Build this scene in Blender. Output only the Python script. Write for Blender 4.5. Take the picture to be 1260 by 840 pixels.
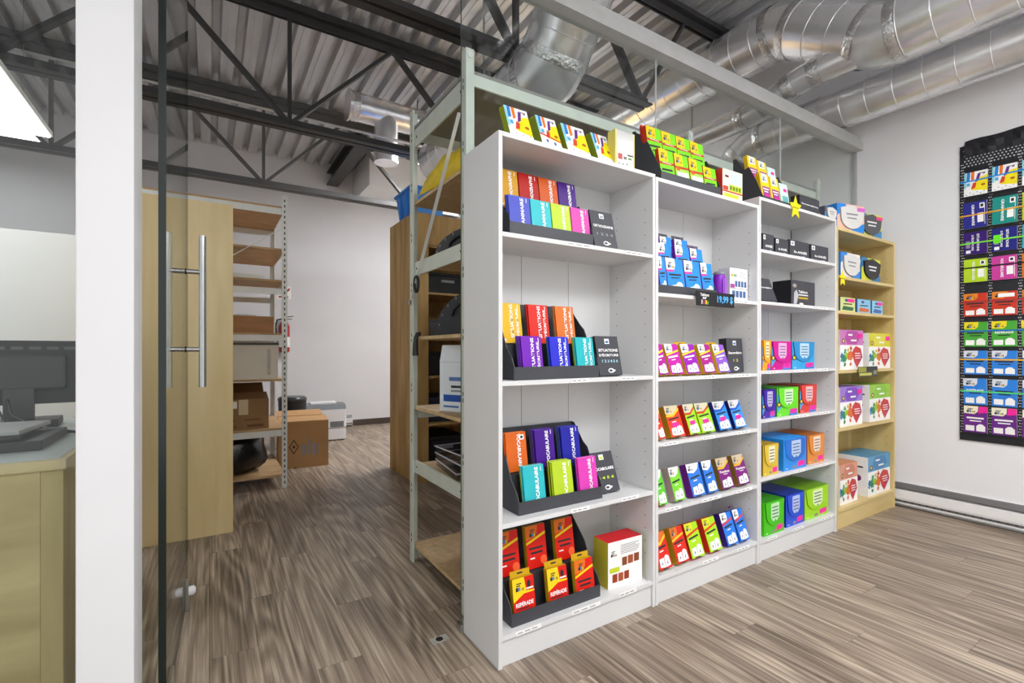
import bpy, bmesh, math, random
from mathutils import Vector, Matrix

random.seed(7)
for _o in list(bpy.data.objects):
    bpy.data.objects.remove(_o)
SC = bpy.context.scene
COL = SC.collection
R = math.radians

# ------------------------------------------------------------------ camera
F, CX, CY, CAMH, YAW = 591.5, 630.0, 431.0, 1.27, R(32.2)
SY, CYW = math.sin(YAW), math.cos(YAW)
cam = bpy.data.cameras.new('camera')
cam.sensor_width = 36.0
cam.lens = F / 1260 * 36.0
cam.shift_y = 11.0 / 1260
cam.clip_start = 0.02
camo = bpy.data.objects.new('camera', cam)
COL.objects.link(camo)
camo.location = (0, 0, CAMH)
camo.rotation_euler = (R(90), 0, -YAW)
SC.camera = camo

# ------------------------------------------------------------------ world, exposure
world = bpy.data.worlds.new('world')
SC.world = world
world.use_nodes = True
bg = world.node_tree.nodes['Background']
bg.inputs[0].default_value = (0.99, 0.992, 1.0, 1)
bg.inputs[1].default_value = 0.92
vs = SC.view_settings
vs.view_transform = 'Standard'
vs.look = 'None'
vs.gamma = 1
vs.use_curve_mapping = False
vs.exposure = 0.45
LIGHT = 1.0     # overall factor of the room's lamps


def XatY(px, Y):
    u = (px - CX) / F
    return Y * (SY + CYW * u) / (CYW - SY * u)


def YatX(px, X):
    u = (px - CX) / F
    return X * (CYW - SY * u) / (SY + CYW * u)


def Zat(py, X, Y):
    return CAMH + (CY - py) / F * (X * SY + Y * CYW)


# ------------------------------------------------------------------ materials
def lin(c):
    return tuple(((v / 12.92) if v <= 0.04045 else ((v + 0.055) / 1.055) ** 2.4) for v in c)


def hx(s):
    return tuple(int(s[i:i + 2], 16) / 255 for i in (0, 2, 4))


MATS = {}


def pm(name, col, rough=0.5, metal=0.0, var=0.05, vscale=8.0, stretch=(1, 1, 1), bump=0.0, bscale=60.0, emit=0.0, spec=0.5):
    """procedural principled material, a little noise in its colour"""
    if name in MATS:
        return MATS[name]
    if isinstance(col, str):
        col = hx(col)
    c = lin(col)
    m = bpy.data.materials.new(name)
    m.use_nodes = True
    nt = m.node_tree
    b = nt.nodes['Principled BSDF']
    b.inputs['Roughness'].default_value = rough
    b.inputs['Metallic'].default_value = metal
    b.inputs['Specular IOR Level'].default_value = spec
    b.inputs['Base Color'].default_value = (*c, 1)
    if var > 0 or bump > 0:
        tc = nt.nodes.new('ShaderNodeTexCoord')
        mp = nt.nodes.new('ShaderNodeMapping')
        mp.inputs['Scale'].default_value = stretch
        nt.links.new(tc.outputs['Object'], mp.inputs['Vector'])
    if var > 0:
        n = nt.nodes.new('ShaderNodeTexNoise')
        n.inputs['Scale'].default_value = vscale
        n.inputs['Detail'].default_value = 4
        nt.links.new(mp.outputs[0], n.inputs['Vector'])
        r = nt.nodes.new('ShaderNodeValToRGB')
        r.color_ramp.elements[0].position = 0.3
        r.color_ramp.elements[1].position = 0.7
        r.color_ramp.elements[0].color = (*[v * (1 - var) for v in c], 1)
        r.color_ramp.elements[1].color = (*[min(1, v * (1 + var)) for v in c], 1)
        nt.links.new(n.outputs[0], r.inputs[0])
        nt.links.new(r.outputs[0], b.inputs['Base Color'])
    if bump > 0:
        n2 = nt.nodes.new('ShaderNodeTexNoise')
        n2.inputs['Scale'].default_value = bscale
        n2.inputs['Detail'].default_value = 3
        nt.links.new(mp.outputs[0], n2.inputs['Vector'])
        bp = nt.nodes.new('ShaderNodeBump')
        bp.inputs['Strength'].default_value = bump
        bp.inputs['Distance'].default_value = 0.01
        nt.links.new(n2.outputs[0], bp.inputs['Height'])
        nt.links.new(bp.outputs[0], b.inputs['Normal'])
    if emit > 0:
        b.inputs['Emission Color'].default_value = (1, 0.98, 0.95, 1)
        b.inputs['Emission Strength'].default_value = emit
    MATS[name] = m
    return m


def wood(name, c1, c2, rough=0.5, scale=3.0, stretch=(1, 1, .12), bump=0.05):
    """grain stretched along one axis"""
    if name in MATS:
        return MATS[name]
    m = bpy.data.materials.new(name)
    m.use_nodes = True
    nt = m.node_tree
    b = nt.nodes['Principled BSDF']
    b.inputs['Roughness'].default_value = rough
    tc = nt.nodes.new('ShaderNodeTexCoord')
    mp = nt.nodes.new('ShaderNodeMapping')
    mp.inputs['Scale'].default_value = stretch
    nt.links.new(tc.outputs['Object'], mp.inputs['Vector'])
    n = nt.nodes.new('ShaderNodeTexNoise')
    n.inputs['Scale'].default_value = scale * 4
    n.inputs['Detail'].default_value = 8
    n.inputs['Distortion'].default_value = 0.6
    nt.links.new(mp.outputs[0], n.inputs['Vector'])
    r = nt.nodes.new('ShaderNodeValToRGB')
    r.color_ramp.elements[0].position = 0.3
    r.color_ramp.elements[1].position = 0.72
    r.color_ramp.elements[0].color = (*lin(hx(c1)), 1)
    r.color_ramp.elements[1].color = (*lin(hx(c2)), 1)
    nt.links.new(n.outputs[0], r.inputs[0])
    nt.links.new(r.outputs[0], b.inputs['Base Color'])
    bp = nt.nodes.new('ShaderNodeBump')
    bp.inputs['Strength'].default_value = bump
    bp.inputs['Distance'].default_value = 0.01
    nt.links.new(n.outputs[0], bp.inputs['Height'])
    nt.links.new(bp.outputs[0], b.inputs['Normal'])
    MATS[name] = m
    return m


def floor_mat():
    m = bpy.data.materials.new('floor_plank')
    m.use_nodes = True
    nt = m.node_tree
    L = nt.links.new
    b = nt.nodes['Principled BSDF']
    b.inputs['Roughness'].default_value = 0.42
    geo = nt.nodes.new('ShaderNodeNewGeometry')
    oi = nt.nodes.new('ShaderNodeObjectInfo')
    mul = nt.nodes.new('ShaderNodeMath')
    mul.operation = 'MULTIPLY'
    mul.inputs[1].default_value = 37.0
    L(oi.outputs['Random'], mul.inputs[0])
    add = nt.nodes.new('ShaderNodeVectorMath')
    add.operation = 'ADD'
    comb = nt.nodes.new('ShaderNodeCombineXYZ')
    L(mul.outputs[0], comb.inputs[0])
    L(mul.outputs[0], comb.inputs[1])
    L(geo.outputs['Position'], add.inputs[0])
    L(comb.outputs[0], add.inputs[1])
    mp = nt.nodes.new('ShaderNodeMapping')
    mp.inputs['Scale'].default_value = (1, .10, 1)
    L(add.outputs[0], mp.inputs['Vector'])
    # cathedral figure: contour lines of a smooth stretched noise
    n1 = nt.nodes.new('ShaderNodeTexNoise')
    n1.inputs['Scale'].default_value = 4.2
    n1.inputs['Detail'].default_value = 1.5
    n1.inputs['Distortion'].default_value = .5
    L(mp.outputs[0], n1.inputs['Vector'])
    k1 = nt.nodes.new('ShaderNodeMath')
    k1.operation = 'MULTIPLY'
    k1.inputs[1].default_value = 62.0
    L(n1.outputs[0], k1.inputs[0])
    k2 = nt.nodes.new('ShaderNodeMath')
    k2.operation = 'SINE'
    L(k1.outputs[0], k2.inputs[0])
    k3 = nt.nodes.new('ShaderNodeMath')
    k3.operation = 'MULTIPLY_ADD'
    k3.inputs[1].default_value = .13
    k3.inputs[2].default_value = .5
    L(k2.outputs[0], k3.inputs[0])
    # long fine streaks
    mp2 = nt.nodes.new('ShaderNodeMapping')
    mp2.inputs['Scale'].default_value = (1, .022, 1)
    L(add.outputs[0], mp2.inputs['Vector'])
    n2 = nt.nodes.new('ShaderNodeTexNoise')
    n2.inputs['Scale'].default_value = 70
    n2.inputs['Detail'].default_value = 5
    n2.inputs['Roughness'].default_value = .62
    L(mp2.outputs[0], n2.inputs['Vector'])
    mx = nt.nodes.new('ShaderNodeMix')
    mx.data_type = 'FLOAT'
    mx.inputs[0].default_value = 0.62
    L(k3.outputs[0], mx.inputs[2])
    L(n2.outputs[0], mx.inputs[3])
    # plank to plank
    off = nt.nodes.new('ShaderNodeMath')
    off.operation = 'MULTIPLY_ADD'
    L(oi.outputs['Random'], off.inputs[0])
    off.inputs[1].default_value = 0.07
    L(mx.outputs[0], off.inputs[2])
    r = nt.nodes.new('ShaderNodeValToRGB')
    e = r.color_ramp.elements
    e[0].position = 0.40
    e[0].color = (*lin(hx('5e5246')), 1)
    e[1].position = 0.72
    e[1].color = (*lin(hx('cbbba6')), 1)
    k = e.new(0.545)
    k.color = (*lin(hx('928272')), 1)
    L(off.outputs[0], r.inputs[0])
    L(r.outputs[0], b.inputs['Base Color'])
    bp = nt.nodes.new('ShaderNodeBump')
    bp.inputs['Strength'].default_value = 0.06
    bp.inputs['Distance'].default_value = 0.01
    L(n2.outputs[0], bp.inputs['Height'])
    L(bp.outputs[0], b.inputs['Normal'])
    MATS['floor_plank'] = m
    return m


def glass_mat(name, tint=(.965, .985, .978)):
    """thin clear pane: Fresnel mirror over a tinted see-through"""
    m = bpy.data.materials.new(name)
    m.use_nodes = True
    nt = m.node_tree
    nt.nodes.remove(nt.nodes['Principled BSDF'])
    out = nt.nodes['Material Output']
    tr = nt.nodes.new('ShaderNodeBsdfTransparent')
    tr.inputs[0].default_value = (*tint, 1)
    gl = nt.nodes.new('ShaderNodeBsdfGlossy')
    gl.inputs['Roughness'].default_value = 0.0
    geo = nt.nodes.new('ShaderNodeNewGeometry')
    dot_ = nt.nodes.new('ShaderNodeVectorMath')
    dot_.operation = 'DOT_PRODUCT'
    nt.links.new(geo.outputs['Normal'], dot_.inputs[0])
    nt.links.new(geo.outputs['Incoming'], dot_.inputs[1])

    def mnode(op, v1=None, v2=None):
        q = nt.nodes.new('ShaderNodeMath')
        q.operation = op
        for k_, v_ in ((0, v1), (1, v2)):
            if v_ is None:
                continue
            if isinstance(v_, (int, float)):
                q.inputs[k_].default_value = v_
            else:
                nt.links.new(v_, q.inputs[k_])
        return q.outputs[0]
    # Schlick's Fresnel term, alike from both sides of the pane
    ab = mnode('ABSOLUTE', dot_.outputs['Value'])
    fr = mnode('ADD', mnode('MULTIPLY', mnode('POWER', mnode('SUBTRACT', 1.0, ab), 5.0), .80), .022)
    mix = nt.nodes.new('ShaderNodeMixShader')
    nt.links.new(fr, mix.inputs[0])
    nt.links.new(tr.outputs[0], mix.inputs[1])
    nt.links.new(gl.outputs[0], mix.inputs[2])
    nt.links.new(mix.outputs[0], out.inputs[0])
    MATS[name] = m
    return m


def emit_mat(name, strength, col=(.99, .992, 1.0)):
    m = bpy.data.materials.new(name)
    m.use_nodes = True
    nt = m.node_tree
    nt.nodes.remove(nt.nodes['Principled BSDF'])
    e = nt.nodes.new('ShaderNodeEmission')
    e.inputs[0].default_value = (*col, 1)
    e.inputs[1].default_value = strength
    nt.links.new(e.outputs[0], nt.nodes['Material Output'].inputs[0])
    MATS[name] = m
    return m


M = MATS
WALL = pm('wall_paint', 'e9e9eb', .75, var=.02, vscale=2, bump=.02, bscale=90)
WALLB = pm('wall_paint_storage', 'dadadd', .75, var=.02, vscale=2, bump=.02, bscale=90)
WHITE = pm('white_melamine', 'd9d9d9', .45, var=.015, vscale=4)
POSTW = pm('post_paint', 'e6e6e8', .5, var=.015, vscale=3)
DECK = pm('galvanised_deck', 'cdcdcf', .40, .5, var=.12, vscale=5, stretch=(1, .25, 1), bump=.03, bscale=20)
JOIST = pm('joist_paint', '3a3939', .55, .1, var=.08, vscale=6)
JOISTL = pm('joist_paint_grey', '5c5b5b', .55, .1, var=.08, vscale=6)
DUCT = pm('duct_steel', 'ececee', .26, .72, var=.07, vscale=7, bump=.05, bscale=5)
FOIL = pm('foil_tape', 'dcdcdc', .25, 1.0, var=.15, vscale=40, bump=.9, bscale=55)
HEADER = pm('header_aluminium', 'bebebc', .45, .1, var=.05, vscale=9)
STEEL = pm('brushed_steel', 'b9bab8', .28, 1.0, var=.05, vscale=30)
BLACK = pm('holder_black', '3d3e44', .45, var=.05)
DARK = pm('dark_plastic', '1e1e20', .5, var=.1)
DARKM = pm('dark_gap', '2b2a29', .8, var=.1)
RACKW = pm('rack_paint_white', 'd8d9d5', .45, .1, var=.04, vscale=12)
RACKG = pm('rack_paint_green', 'ccd2c8', .45, .1, var=.05, vscale=12)
PARTB = wood('particle_board', 'b89a70', 'd2b68a', .65, 6, (1, 1, 1))
PARTD = wood('particle_board_tan', 'a58459', 'c2a178', .65, 5, (.3, 1, 1))
MAPLE = wood('maple', 'd3ba83', 'e3cd9b', .4, 2.2, (1, 1, .12), .02)
PLYW = wood('plywood_brown', '9c7a44', 'cca86e', .6, 2.4, (1, 1, .14), .05)
PINE = wood('pine', 'c7ad6f', 'e2cd95', .45, 1.6, (1, 1, .12), .03)
PINEH = wood('pine_across', 'c7ad6f', 'e2cd95', .45, 1.6, (.12, 1, 1), .03)
OAK = wood('counter_oak', '9a8a5e', 'c0b084', .5, 1.6, (.15, 1, 1), .05)
OAKV = wood('counter_oak_stile', '9a8a5e', 'bcac80', .5, 1.8, (1, 1, .15), .05)
CARD = pm('cardboard', 'b28a5c', .8, var=.07, vscale=6)
CARDD = pm('cardboard_dark', '8d6b45', .8, var=.08, vscale=6)
FLOOR = floor_mat()
GLASS = glass_mat('clear_glass')
GEDGE = pm('glass_edge_green', '0a211d', .15, var=.1)
GEDGL = pm('glass_edge_light', '7fa39c', .15, var=.1)
INK = pm('ink_black', '202024', .6, var=0)
INKG = pm('ink_grey', '8c8c92', .6, var=0)
PAPER = pm('paper_white', 'f4f3f1', .6, var=.01)
PAGE = pm('page_edges', 'cfc6ae', .7, var=.12, vscale=120, stretch=(1, 12, 1))
MAGENTA = pm('sticker_magenta', 'f0189a', .5, var=0)


def Cc(hexs, rough=.42):
    return pm('print_' + hexs, hexs, rough, var=.03, vscale=20, spec=.25)


# ------------------------------------------------------------------ geometry helpers
class MB:
    def __init__(s):
        s.v, s.f, s.m, s.sm = [], [], [], []

    def add(s, vs_, fs, mi=0, smooth=False):
        o = len(s.v)
        s.v += [tuple(p) for p in vs_]
        for f in fs:
            s.f.append(tuple(o + i for i in f))
            s.m.append(mi)
            s.sm.append(smooth)
        return s

    def box(s, x0, x1, y0, y1, z0, z1, mi=0, mat=None):
        p = [Vector((x, y, z)) for z in (z0, z1) for y in (y0, y1) for x in (x0, x1)]
        if mat is not None:
            p = [mat @ q for q in p]
        s.add(p, [(0, 2, 3, 1), (4, 5, 7, 6), (0, 1, 5, 4), (2, 6, 7, 3), (0, 4, 6, 2), (1, 3, 7, 5)], mi)
        return s

    def bar(s, a, b, w, h, mi=0, up=(0, 0, 1)):
        """rectangular bar from a to b"""
        a, b = Vector(a), Vector(b)
        d = (b - a).normalized()
        upv = Vector(up)
        if abs(d.dot(upv)) > .99:
            upv = Vector((1, 0, 0))
        sx = d.cross(upv).normalized() * w / 2
        sz = sx.cross(d).normalized() * h / 2
        p = []
        for e in (a, b):
            p += [e - sx - sz, e + sx - sz, e + sx + sz, e - sx + sz]
        s.add(p, [(0, 1, 2, 3), (7, 6, 5, 4), (0, 4, 5, 1), (1, 5, 6, 2), (2, 6, 7, 3), (3, 7, 4, 0)], mi)
        return s

    def tube(s, pts, r, n=10, mi=0, caps=True):
        pts = [Vector(p) for p in pts]
        rs = r if isinstance(r, (list, tuple)) else [r] * len(pts)
        rings = []
        ref = None
        for i, p in enumerate(pts):
            if i == 0:
                d = pts[1] - p
            elif i == len(pts) - 1:
                d = p - pts[i - 1]
            else:
                d = (pts[i + 1] - p).normalized() + (p - pts[i - 1]).normalized()
            d.normalize()
            if ref is None:
                ref = Vector((0, 0, 1)) if abs(d.z) < .9 else Vector((1, 0, 0))
            sx = d.cross(ref).normalized()
            sz = sx.cross(d).normalized()
            ref = sz
            rings.append([p + (sx * math.cos(2 * math.pi * k / n) + sz * math.sin(2 * math.pi * k / n)) * rs[i] for k in range(n)])
        vv = [q for rg in rings for q in rg]
        ff = []
        for i in range(len(rings) - 1):
            for k in range(n):
                a = i * n + k
                b = i * n + (k + 1) % n
                ff.append((a, b, b + n, a + n))
        s.add(vv, ff, mi, True)
        if caps:
            s.add(rings[0], [tuple(range(n - 1, -1, -1))], mi)
            s.add(rings[-1], [tuple(range(n))], mi)
        return s

    def prism(s, poly, axis, a, b, mi=0, mi_side=None):
        """poly (2-d, counter-clockwise) extruded along axis from a to b.
        axis 'x': poly=(y,z); 'y': poly=(x,z); 'z': poly=(x,y)"""
        def P(u, v, w):
            return {'x': (w, u, v), 'y': (u, w, v), 'z': (u, v, w)}[axis]
        n = len(poly)
        lo = [P(u, v, a) for u, v in poly]
        hi = [P(u, v, b) for u, v in poly]
        flip = axis == 'y'
        f0, f1 = tuple(range(n - 1, -1, -1)), tuple(range(n))
        if flip:
            f0, f1 = f1, f0
        s.add(lo, [f0], mi)
        s.add(hi, [f1], mi)
        sd = []
        for k in range(n):
            q = (k, (k + 1) % n, (k + 1) % n + n, k + n)
            sd.append(q[::-1] if flip else q)
        s.add(lo + hi, sd, mi if mi_side is None else mi_side)
        return s

    def mesh(s, name, mats):
        me = bpy.data.meshes.new(name)
        me.from_pydata(s.v, [], s.f)
        for mt in mats:
            me.materials.append(mt)
        me.polygons.foreach_set('material_index', s.m)
        me.polygons.foreach_set('use_smooth', s.sm)
        me.update()
        return me

    def build(s, name, mats, parent=None, loc=None, rot=None, bevel=0):
        if not isinstance(mats, (list, tuple)):
            mats = [mats]
        o = bpy.data.objects.new(name, s.mesh(name, mats))
        COL.objects.link(o)
        if parent is not None:
            o.parent = parent
        if loc is not None:
            o.location = loc
        if rot is not None:
            o.rotation_euler = rot
        if bevel:
            bv = o.modifiers.new('bevel', 'BEVEL')
            bv.width = bevel
            bv.segments = 2
            bv.limit_method = 'ANGLE'
        return o


def tag(o, label, cat, group=None):
    o['label'] = label
    o['category'] = cat
    if group:
        o['group'] = group
    return o


def thing(name, label, cat, loc=(0, 0, 0), rz=0.0, group=None):
    o = bpy.data.objects.new(name, None)
    COL.objects.link(o)
    o.location = loc
    o.rotation_euler = (0, 0, rz)
    o.empty_display_size = .05
    return tag(o, label, cat, group)


def struct(o):
    o['kind'] = 'structure'
    return o


def plain(name, mesh, parent, loc=None):
    o = bpy.data.objects.new(name, mesh)
    COL.objects.link(o)
    if parent is not None:
        o.parent = parent
    if loc is not None:
        o.location = loc
    return o


_TXT = {}


def text_mesh(s, bold=.018):
    """lettering as a mesh, its box scaled to 1 x 1, centred, in the x-z plane facing -y"""
    key = (s, bold)
    if key in _TXT:
        return _TXT[key]
    cu = bpy.data.curves.new('lettering', 'FONT')
    cu.body = s
    cu.size = 1
    cu.offset = bold
    cu.resolution_u = 2
    cu.space_line = .85
    o = bpy.data.objects.new('lettering_tmp', cu)
    COL.objects.link(o)
    dg = bpy.context.evaluated_depsgraph_get()
    me = bpy.data.meshes.new_from_object(o.evaluated_get(dg))
    bpy.data.objects.remove(o)
    xs = [v.co.x for v in me.vertices]
    ys = [v.co.y for v in me.vertices]
    x0, x1, y0, y1 = min(xs), max(xs), min(ys), max(ys)
    for v in me.vertices:
        v.co = ((v.co.x - x0) / (x1 - x0) - .5, 0, (v.co.y - y0) / (y1 - y0) - .5)
    me.update()
    _TXT[key] = me
    return me


_TXM = {}


def letter(parent, s, cx, cz, w, h, mat, y=-.0016, rot=0, name='lettering', bold=.03):
    """w along the text's own reading direction"""
    key = (s, bold, mat.name)
    if key not in _TXM:
        me = text_mesh(s, bold).copy()
        me.materials.clear()
        me.materials.append(mat)
        _TXM[key] = me
    o = plain(name, _TXM[key], parent)
    o.location = (cx, y, cz)
    o.rotation_euler = (0, -R(rot), 0)      # positive turns counter-clockwise seen from -y
    o.scale = (w, 1, h)
    return o


# ------------------------------------------------------------------ floor
YP, XW, YB, XL = 1.97, 4.80, 8.30, -3.6       # glass partition, right wall, back wall, left wall
ZD = 4.28                                     # underside of the roof deck

fl = struct(MB().box(XL - .1, XW + .1, -3.0, YB + .1, -.10, -.010).build('floor', DARKM))
PW, PL = .18, 1.22
pmesh = MB().box(-PW / 2 + .0006, PW / 2 - .0006, -PL / 2 + .0008, PL / 2 - .0008, -.0099, 0).mesh('plank', [FLOOR])
cells = []
i = 0
x = XL + PW / 2
while x < XW:
    off = (i * 0.46) % PL
    y = -2.6 + off
    while y - PL / 2 < YB:
        cells.append((x, y))
        y += PL
    x += PW
    i += 1


def plank_score(c):
    d = c[0] * SY + c[1] * CYW
    if d < .5:
        return -1
    px = CX + F * (c[0] * CYW - c[1] * SY) / d
    py = CY + F * CAMH / d
    if px < -150 or px > 1400 or py > 1150:
        return 1e-3 / d
    return 1.0 / d ** 3
cells.sort(key=plank_score, reverse=True)
for c in cells[:300]:
    y0, y1 = c[1] - PL / 2, min(c[1] + PL / 2, YB - .02)
    if y1 - y0 < PL - .01:
        o = MB().box(-PW / 2 + .0006, PW / 2 - .0006, y0 - c[1], y1 - c[1], -.0099, 0).build('plank', FLOOR, fl, (c[0], c[1], 0))
    else:
        o = plain('plank', pmesh, fl, (c[0], c[1], 0))
mb = MB()
for c in cells[300:]:
    mb.box(c[0] - PW / 2 + .0006, c[0] + PW / 2 - .0006, c[1] - PL / 2 + .0008, min(c[1] + PL / 2 - .0008, YB - .02), -.0099, 0)
o = mb.build('plank', FLOOR, fl)
o['kind'] = 'stuff'

# ------------------------------------------------------------------ walls
struct(MB().box(XW, XW + .12, -3.0, YB + .1, -.1, 4.6).build('wall_right', WALL))
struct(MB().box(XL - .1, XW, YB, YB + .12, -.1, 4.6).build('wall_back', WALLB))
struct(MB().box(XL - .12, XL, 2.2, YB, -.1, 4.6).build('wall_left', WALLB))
BASEB = pm('baseboard_dark', '4a3d35', .6)
struct(MB().box(2.05, XW - .02, YB - .014, YB, 0, .10).build('baseboard_back', BASEB))
struct(MB().box(XL, -.60, 4.60, 4.70, 0, 2.10).build('wall_divider', pm('divider_white', 'ecebec', .6, var=.01)))

# soffit and ceiling girder in the store room
struct(MB().box(2.05, 4.2, 7.3, YB, 3.78, ZD).build('trim_1', pm('soffit_white', 'f0f0f0', .6, var=.01)))

# roof deck, sheet by sheet
ceil = struct(bpy.data.objects.new('ceiling', None))
COL.objects.link(ceil)
PIT = .2


def deck_profile(nr):
    p = []
    for k in range(nr):
        b = k * PIT
        p += [(b, 0), (b + .115, 0), (b + .13, .075), (b + .185, .075)]
    p.append((nr * PIT, 0))
    return p


def deck_sheet(nr, y0, y1):
    p = deck_profile(nr)
    mb = MB()
    for (xa, za), (xb, zb) in zip(p[:-1], p[1:]):
        mb.add([(xa, y0, za), (xb, y0, zb), (xb, y1, zb), (xa, y1, za)], [(0, 3, 2, 1)], 0)
        # stiffening groove in the flat of each rib
    return mb.mesh('deck_sheet', [DECK])
sheet = deck_sheet(4, -3.0, YB)
x = XL - .1
while x < XW:
    nr = min(4, int((XW - x) / PIT + .999))
    plain('deck_sheet', sheet if nr == 4 else deck_sheet(nr, -3.0, YB), ceil, (x, 0, ZD))
    x += .8
MB().box(XL - .1, XW + .1, -3, YB + .1, ZD + .09, ZD + .13).build('roof_board', DARKM, ceil)
# grooved stiffeners running along the flats, folded sheet ribs
gm = MB().box(-.006, .006, -3.0, YB, -.006, .0).mesh('deck_rib', [DECK])
x = XL - .1 + .0575
while x < XW - .03:
    plain('deck_rib', gm, ceil, (x, 0, ZD))
    x += PIT


# ------------------------------------------------------------------ steel joists (run along x)
def joist(Y, label, xb0=XL, xb1=XW, xbend=3.06, zt=4.20, zb=3.2, x_off=0.0, mat=None, panel=1.22):
    mat = mat or JOIST
    t = thing('steel_joist', label, 'joist', (0, Y, 0), group='roof joists')
    for s in (-1, 1):
        MB().box(xb0, xb1, s * .012 if s > 0 else -.075, .075 if s > 0 else -.012, zt, zt + .010).box(
            xb0, xb1, .012 if s > 0 else -.022, .022 if s > 0 else -.012, zt - .065, zt).build('top_chord', mat, t)
        MB().box(xb0, xbend, s * .012 if s > 0 else -.075, .075 if s > 0 else -.012, zb - .005, zb + .005).box(
            xb0, xbend, .012 if s > 0 else -.022, .022 if s > 0 else -.012, zb + .005, zb + .07).build('bottom_chord', mat, t)
    MB().box(xb0, xb1, -.05, .05, zt + .010, ZD - .007).build('seat_plate', mat, t)
    x = xbend - .06
    k = 0
    # end diagonal rising to the bearing
    MB().bar((x, 0, zb + .03), (min(xb1 - .05, x + .55), 0, zt - .03), .022, .05, up=(0, 1, 0)).build('web', mat, t)
    x += x_off
    while x - panel > xb0:
        MB().bar((x, 0, zb + .03), (x - panel / 2, 0, zt - .03), .03, .065, up=(0, 1, 0)).build('web', mat, t)
        MB().bar((x - panel / 2, 0, zt - .03), (x - panel, 0, zb + .03), .03, .065, up=(0, 1, 0)).build('web', mat, t)
        MB().bar((x - panel, 0, zb + .03), (x - panel, 0, zt - .03), .03, .045, up=(0, 1, 0)).build('web', mat, t)
        x -= panel
    return t


joist(2.78, 'dark steel roof joist just behind the glass partition', x_off=0, zb=3.275)
joist(4.56, 'dark steel roof joist crossing over the storage doorway, next to the thin pipe', x_off=-.57, panel=1.84)
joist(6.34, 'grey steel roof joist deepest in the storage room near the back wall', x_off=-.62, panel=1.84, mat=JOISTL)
joist(.55, 'dark steel roof joist over the shop side of the glass partition')
g = thing('steel_girder', 'short dark steel girder under the deck by the white soffit', 'girder', (1.72, 0, 0))
MB().box(-.09, .09, 6.5, YB, 3.98, 4.0).build('bottom_flange', JOIST, g)
MB().box(-.012, .012, 6.5, YB, 4.0, 4.18).build('web', JOIST, g)
MB().box(-.09, .09, 6.5, YB, 4.18, 4.195).build('top_flange', JOIST, g)
tag(MB().tube([(XL, 5.2, 3.60), (3.4, 5.2, 3.60)], .013, 10).build('sprinkler_pipe', pm('pipe_pale', 'c8c8c6', .35, .6)),
    'thin pale pipe strung below the storage room joists', 'pipe')


# ------------------------------------------------------------------ ducts
def arc_path(pts, rad, seg=6):
    """round the corners of a polyline"""
    pts = [Vector(p) for p in pts]
    out = [pts[0]]
    for i in range(1, len(pts) - 1):
        a, b, c = pts[i - 1], pts[i], pts[i + 1]
        d0, d1 = (a - b).normalized(), (c - b).normalized()
        p0, p1 = b + d0 * rad, b + d1 * rad
        for k in range(seg + 1):
            t = k / seg
            out.append(p0 * (1 - t) ** 2 + b * 2 * t * (1 - t) + p1 * t ** 2)
    out.append(pts[-1])
    return out


def duct(label, pts, r, rad=.12, ring=.18, tape=True, seg=2, name='air_duct', n=40):
    t = thing(name, label, 'duct', tuple(pts[0]))
    o0 = Vector(pts[0])
    P = [Vector(p) - o0 for p in pts]
    path = arc_path(P, rad, seg) if len(P) > 2 else P
    MB().tube(path, r, n).build('pipe', DUCT, t)
    mb = MB()
    for a, b in zip(P[:-1], P[1:]):
        L = (b - a).length
        d = (b - a).normalized()
        s = rad + .04 if len(P) > 2 else .08
        while s < L - (rad if len(P) > 2 else .03):
            c = a + d * s
            mb.tube([c - d * .004, c, c + d * .004], [r + .0005, r + .006, r + .0005], n, caps=False)
            s += ring
    if mb.v:
        mb.build('seam_rings', DUCT, t)
    if tape and len(P) > 2:
        for i in range(1, len(P) - 1):
            for q in (P[i - 1], P[i + 1]):
                d = (q - P[i]).normalized()
                c = P[i] + d * rad
                MB().tube([c - d * .03, c - d * .01, c + d * .02, c + d * .035], [r + .003, r + .007, r + .006, r + .003], n, caps=False).build('foil_tape', FOIL, t)
    # strap hangers up to the deck
    for f_ in (.25, .8):
        a, b = (P[0], P[1]) if f_ < .5 else (P[-2], P[-1])
        c = a + (b - a) * .5
        MB().box(c.x - .0015, c.x + .0015, c.y - .012, c.y + .012, c.z + r + .001, ZD - .008 - o0.z).build('hanger', STEEL, t)
    return t


bd = duct('big silver spiral duct with taped elbows dropping toward the shop wall', [(4.0, 5.0, 3.905), (4.0, 2.13, 3.905), (4.0, 1.47, 3.47), (4.0, -.6, 3.47)], .215, .10)
duct('silver duct along the right wall passing over the glass header and bending down', [(4.5, -.8, 3.30), (4.5, 2.75, 3.30), (4.5, 3.25, 2.85), (4.5, 3.6, 2.5)], .16, .14)
bp_ = arc_path([Vector(p) - bd.location for p in [(3.97, 1.62, 3.42), (3.93, 1.98, 3.40), (3.9, 2.35, 3.27), (3.9, 4.6, 3.27)]], .10, 4)
br = MB().tube(bp_, .10, 32).build('branch_pipe', DUCT, bd)
for q in (1, 5, 6, 10):
    d_ = (bp_[q + 1] - bp_[q]).normalized()
    MB().tube([bp_[q] - d_ * .04, bp_[q], bp_[q] + d_ * .04], [.103, .108, .103], 32, caps=False).build('foil_tape', FOIL, br)
duct('large silver spiral duct stepping down above the rack beside the glass', [(1.84, .70, 3.84), (1.84, 1.80, 3.84), (1.84, 2.48, 3.045), (1.84, 4.2, 3.03)], .215, .10, ring=.17)
e = duct('silver duct with a round drop hanging in the storage room', [(1.30, 5.45, 3.98), (2.9, 5.45, 3.98)], .15, ring=.3)
MB().tube([(0.42, 0, -.05), (.42, 0, -.56)], .135, 32).build('drop_pipe', DUCT, e)
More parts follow.
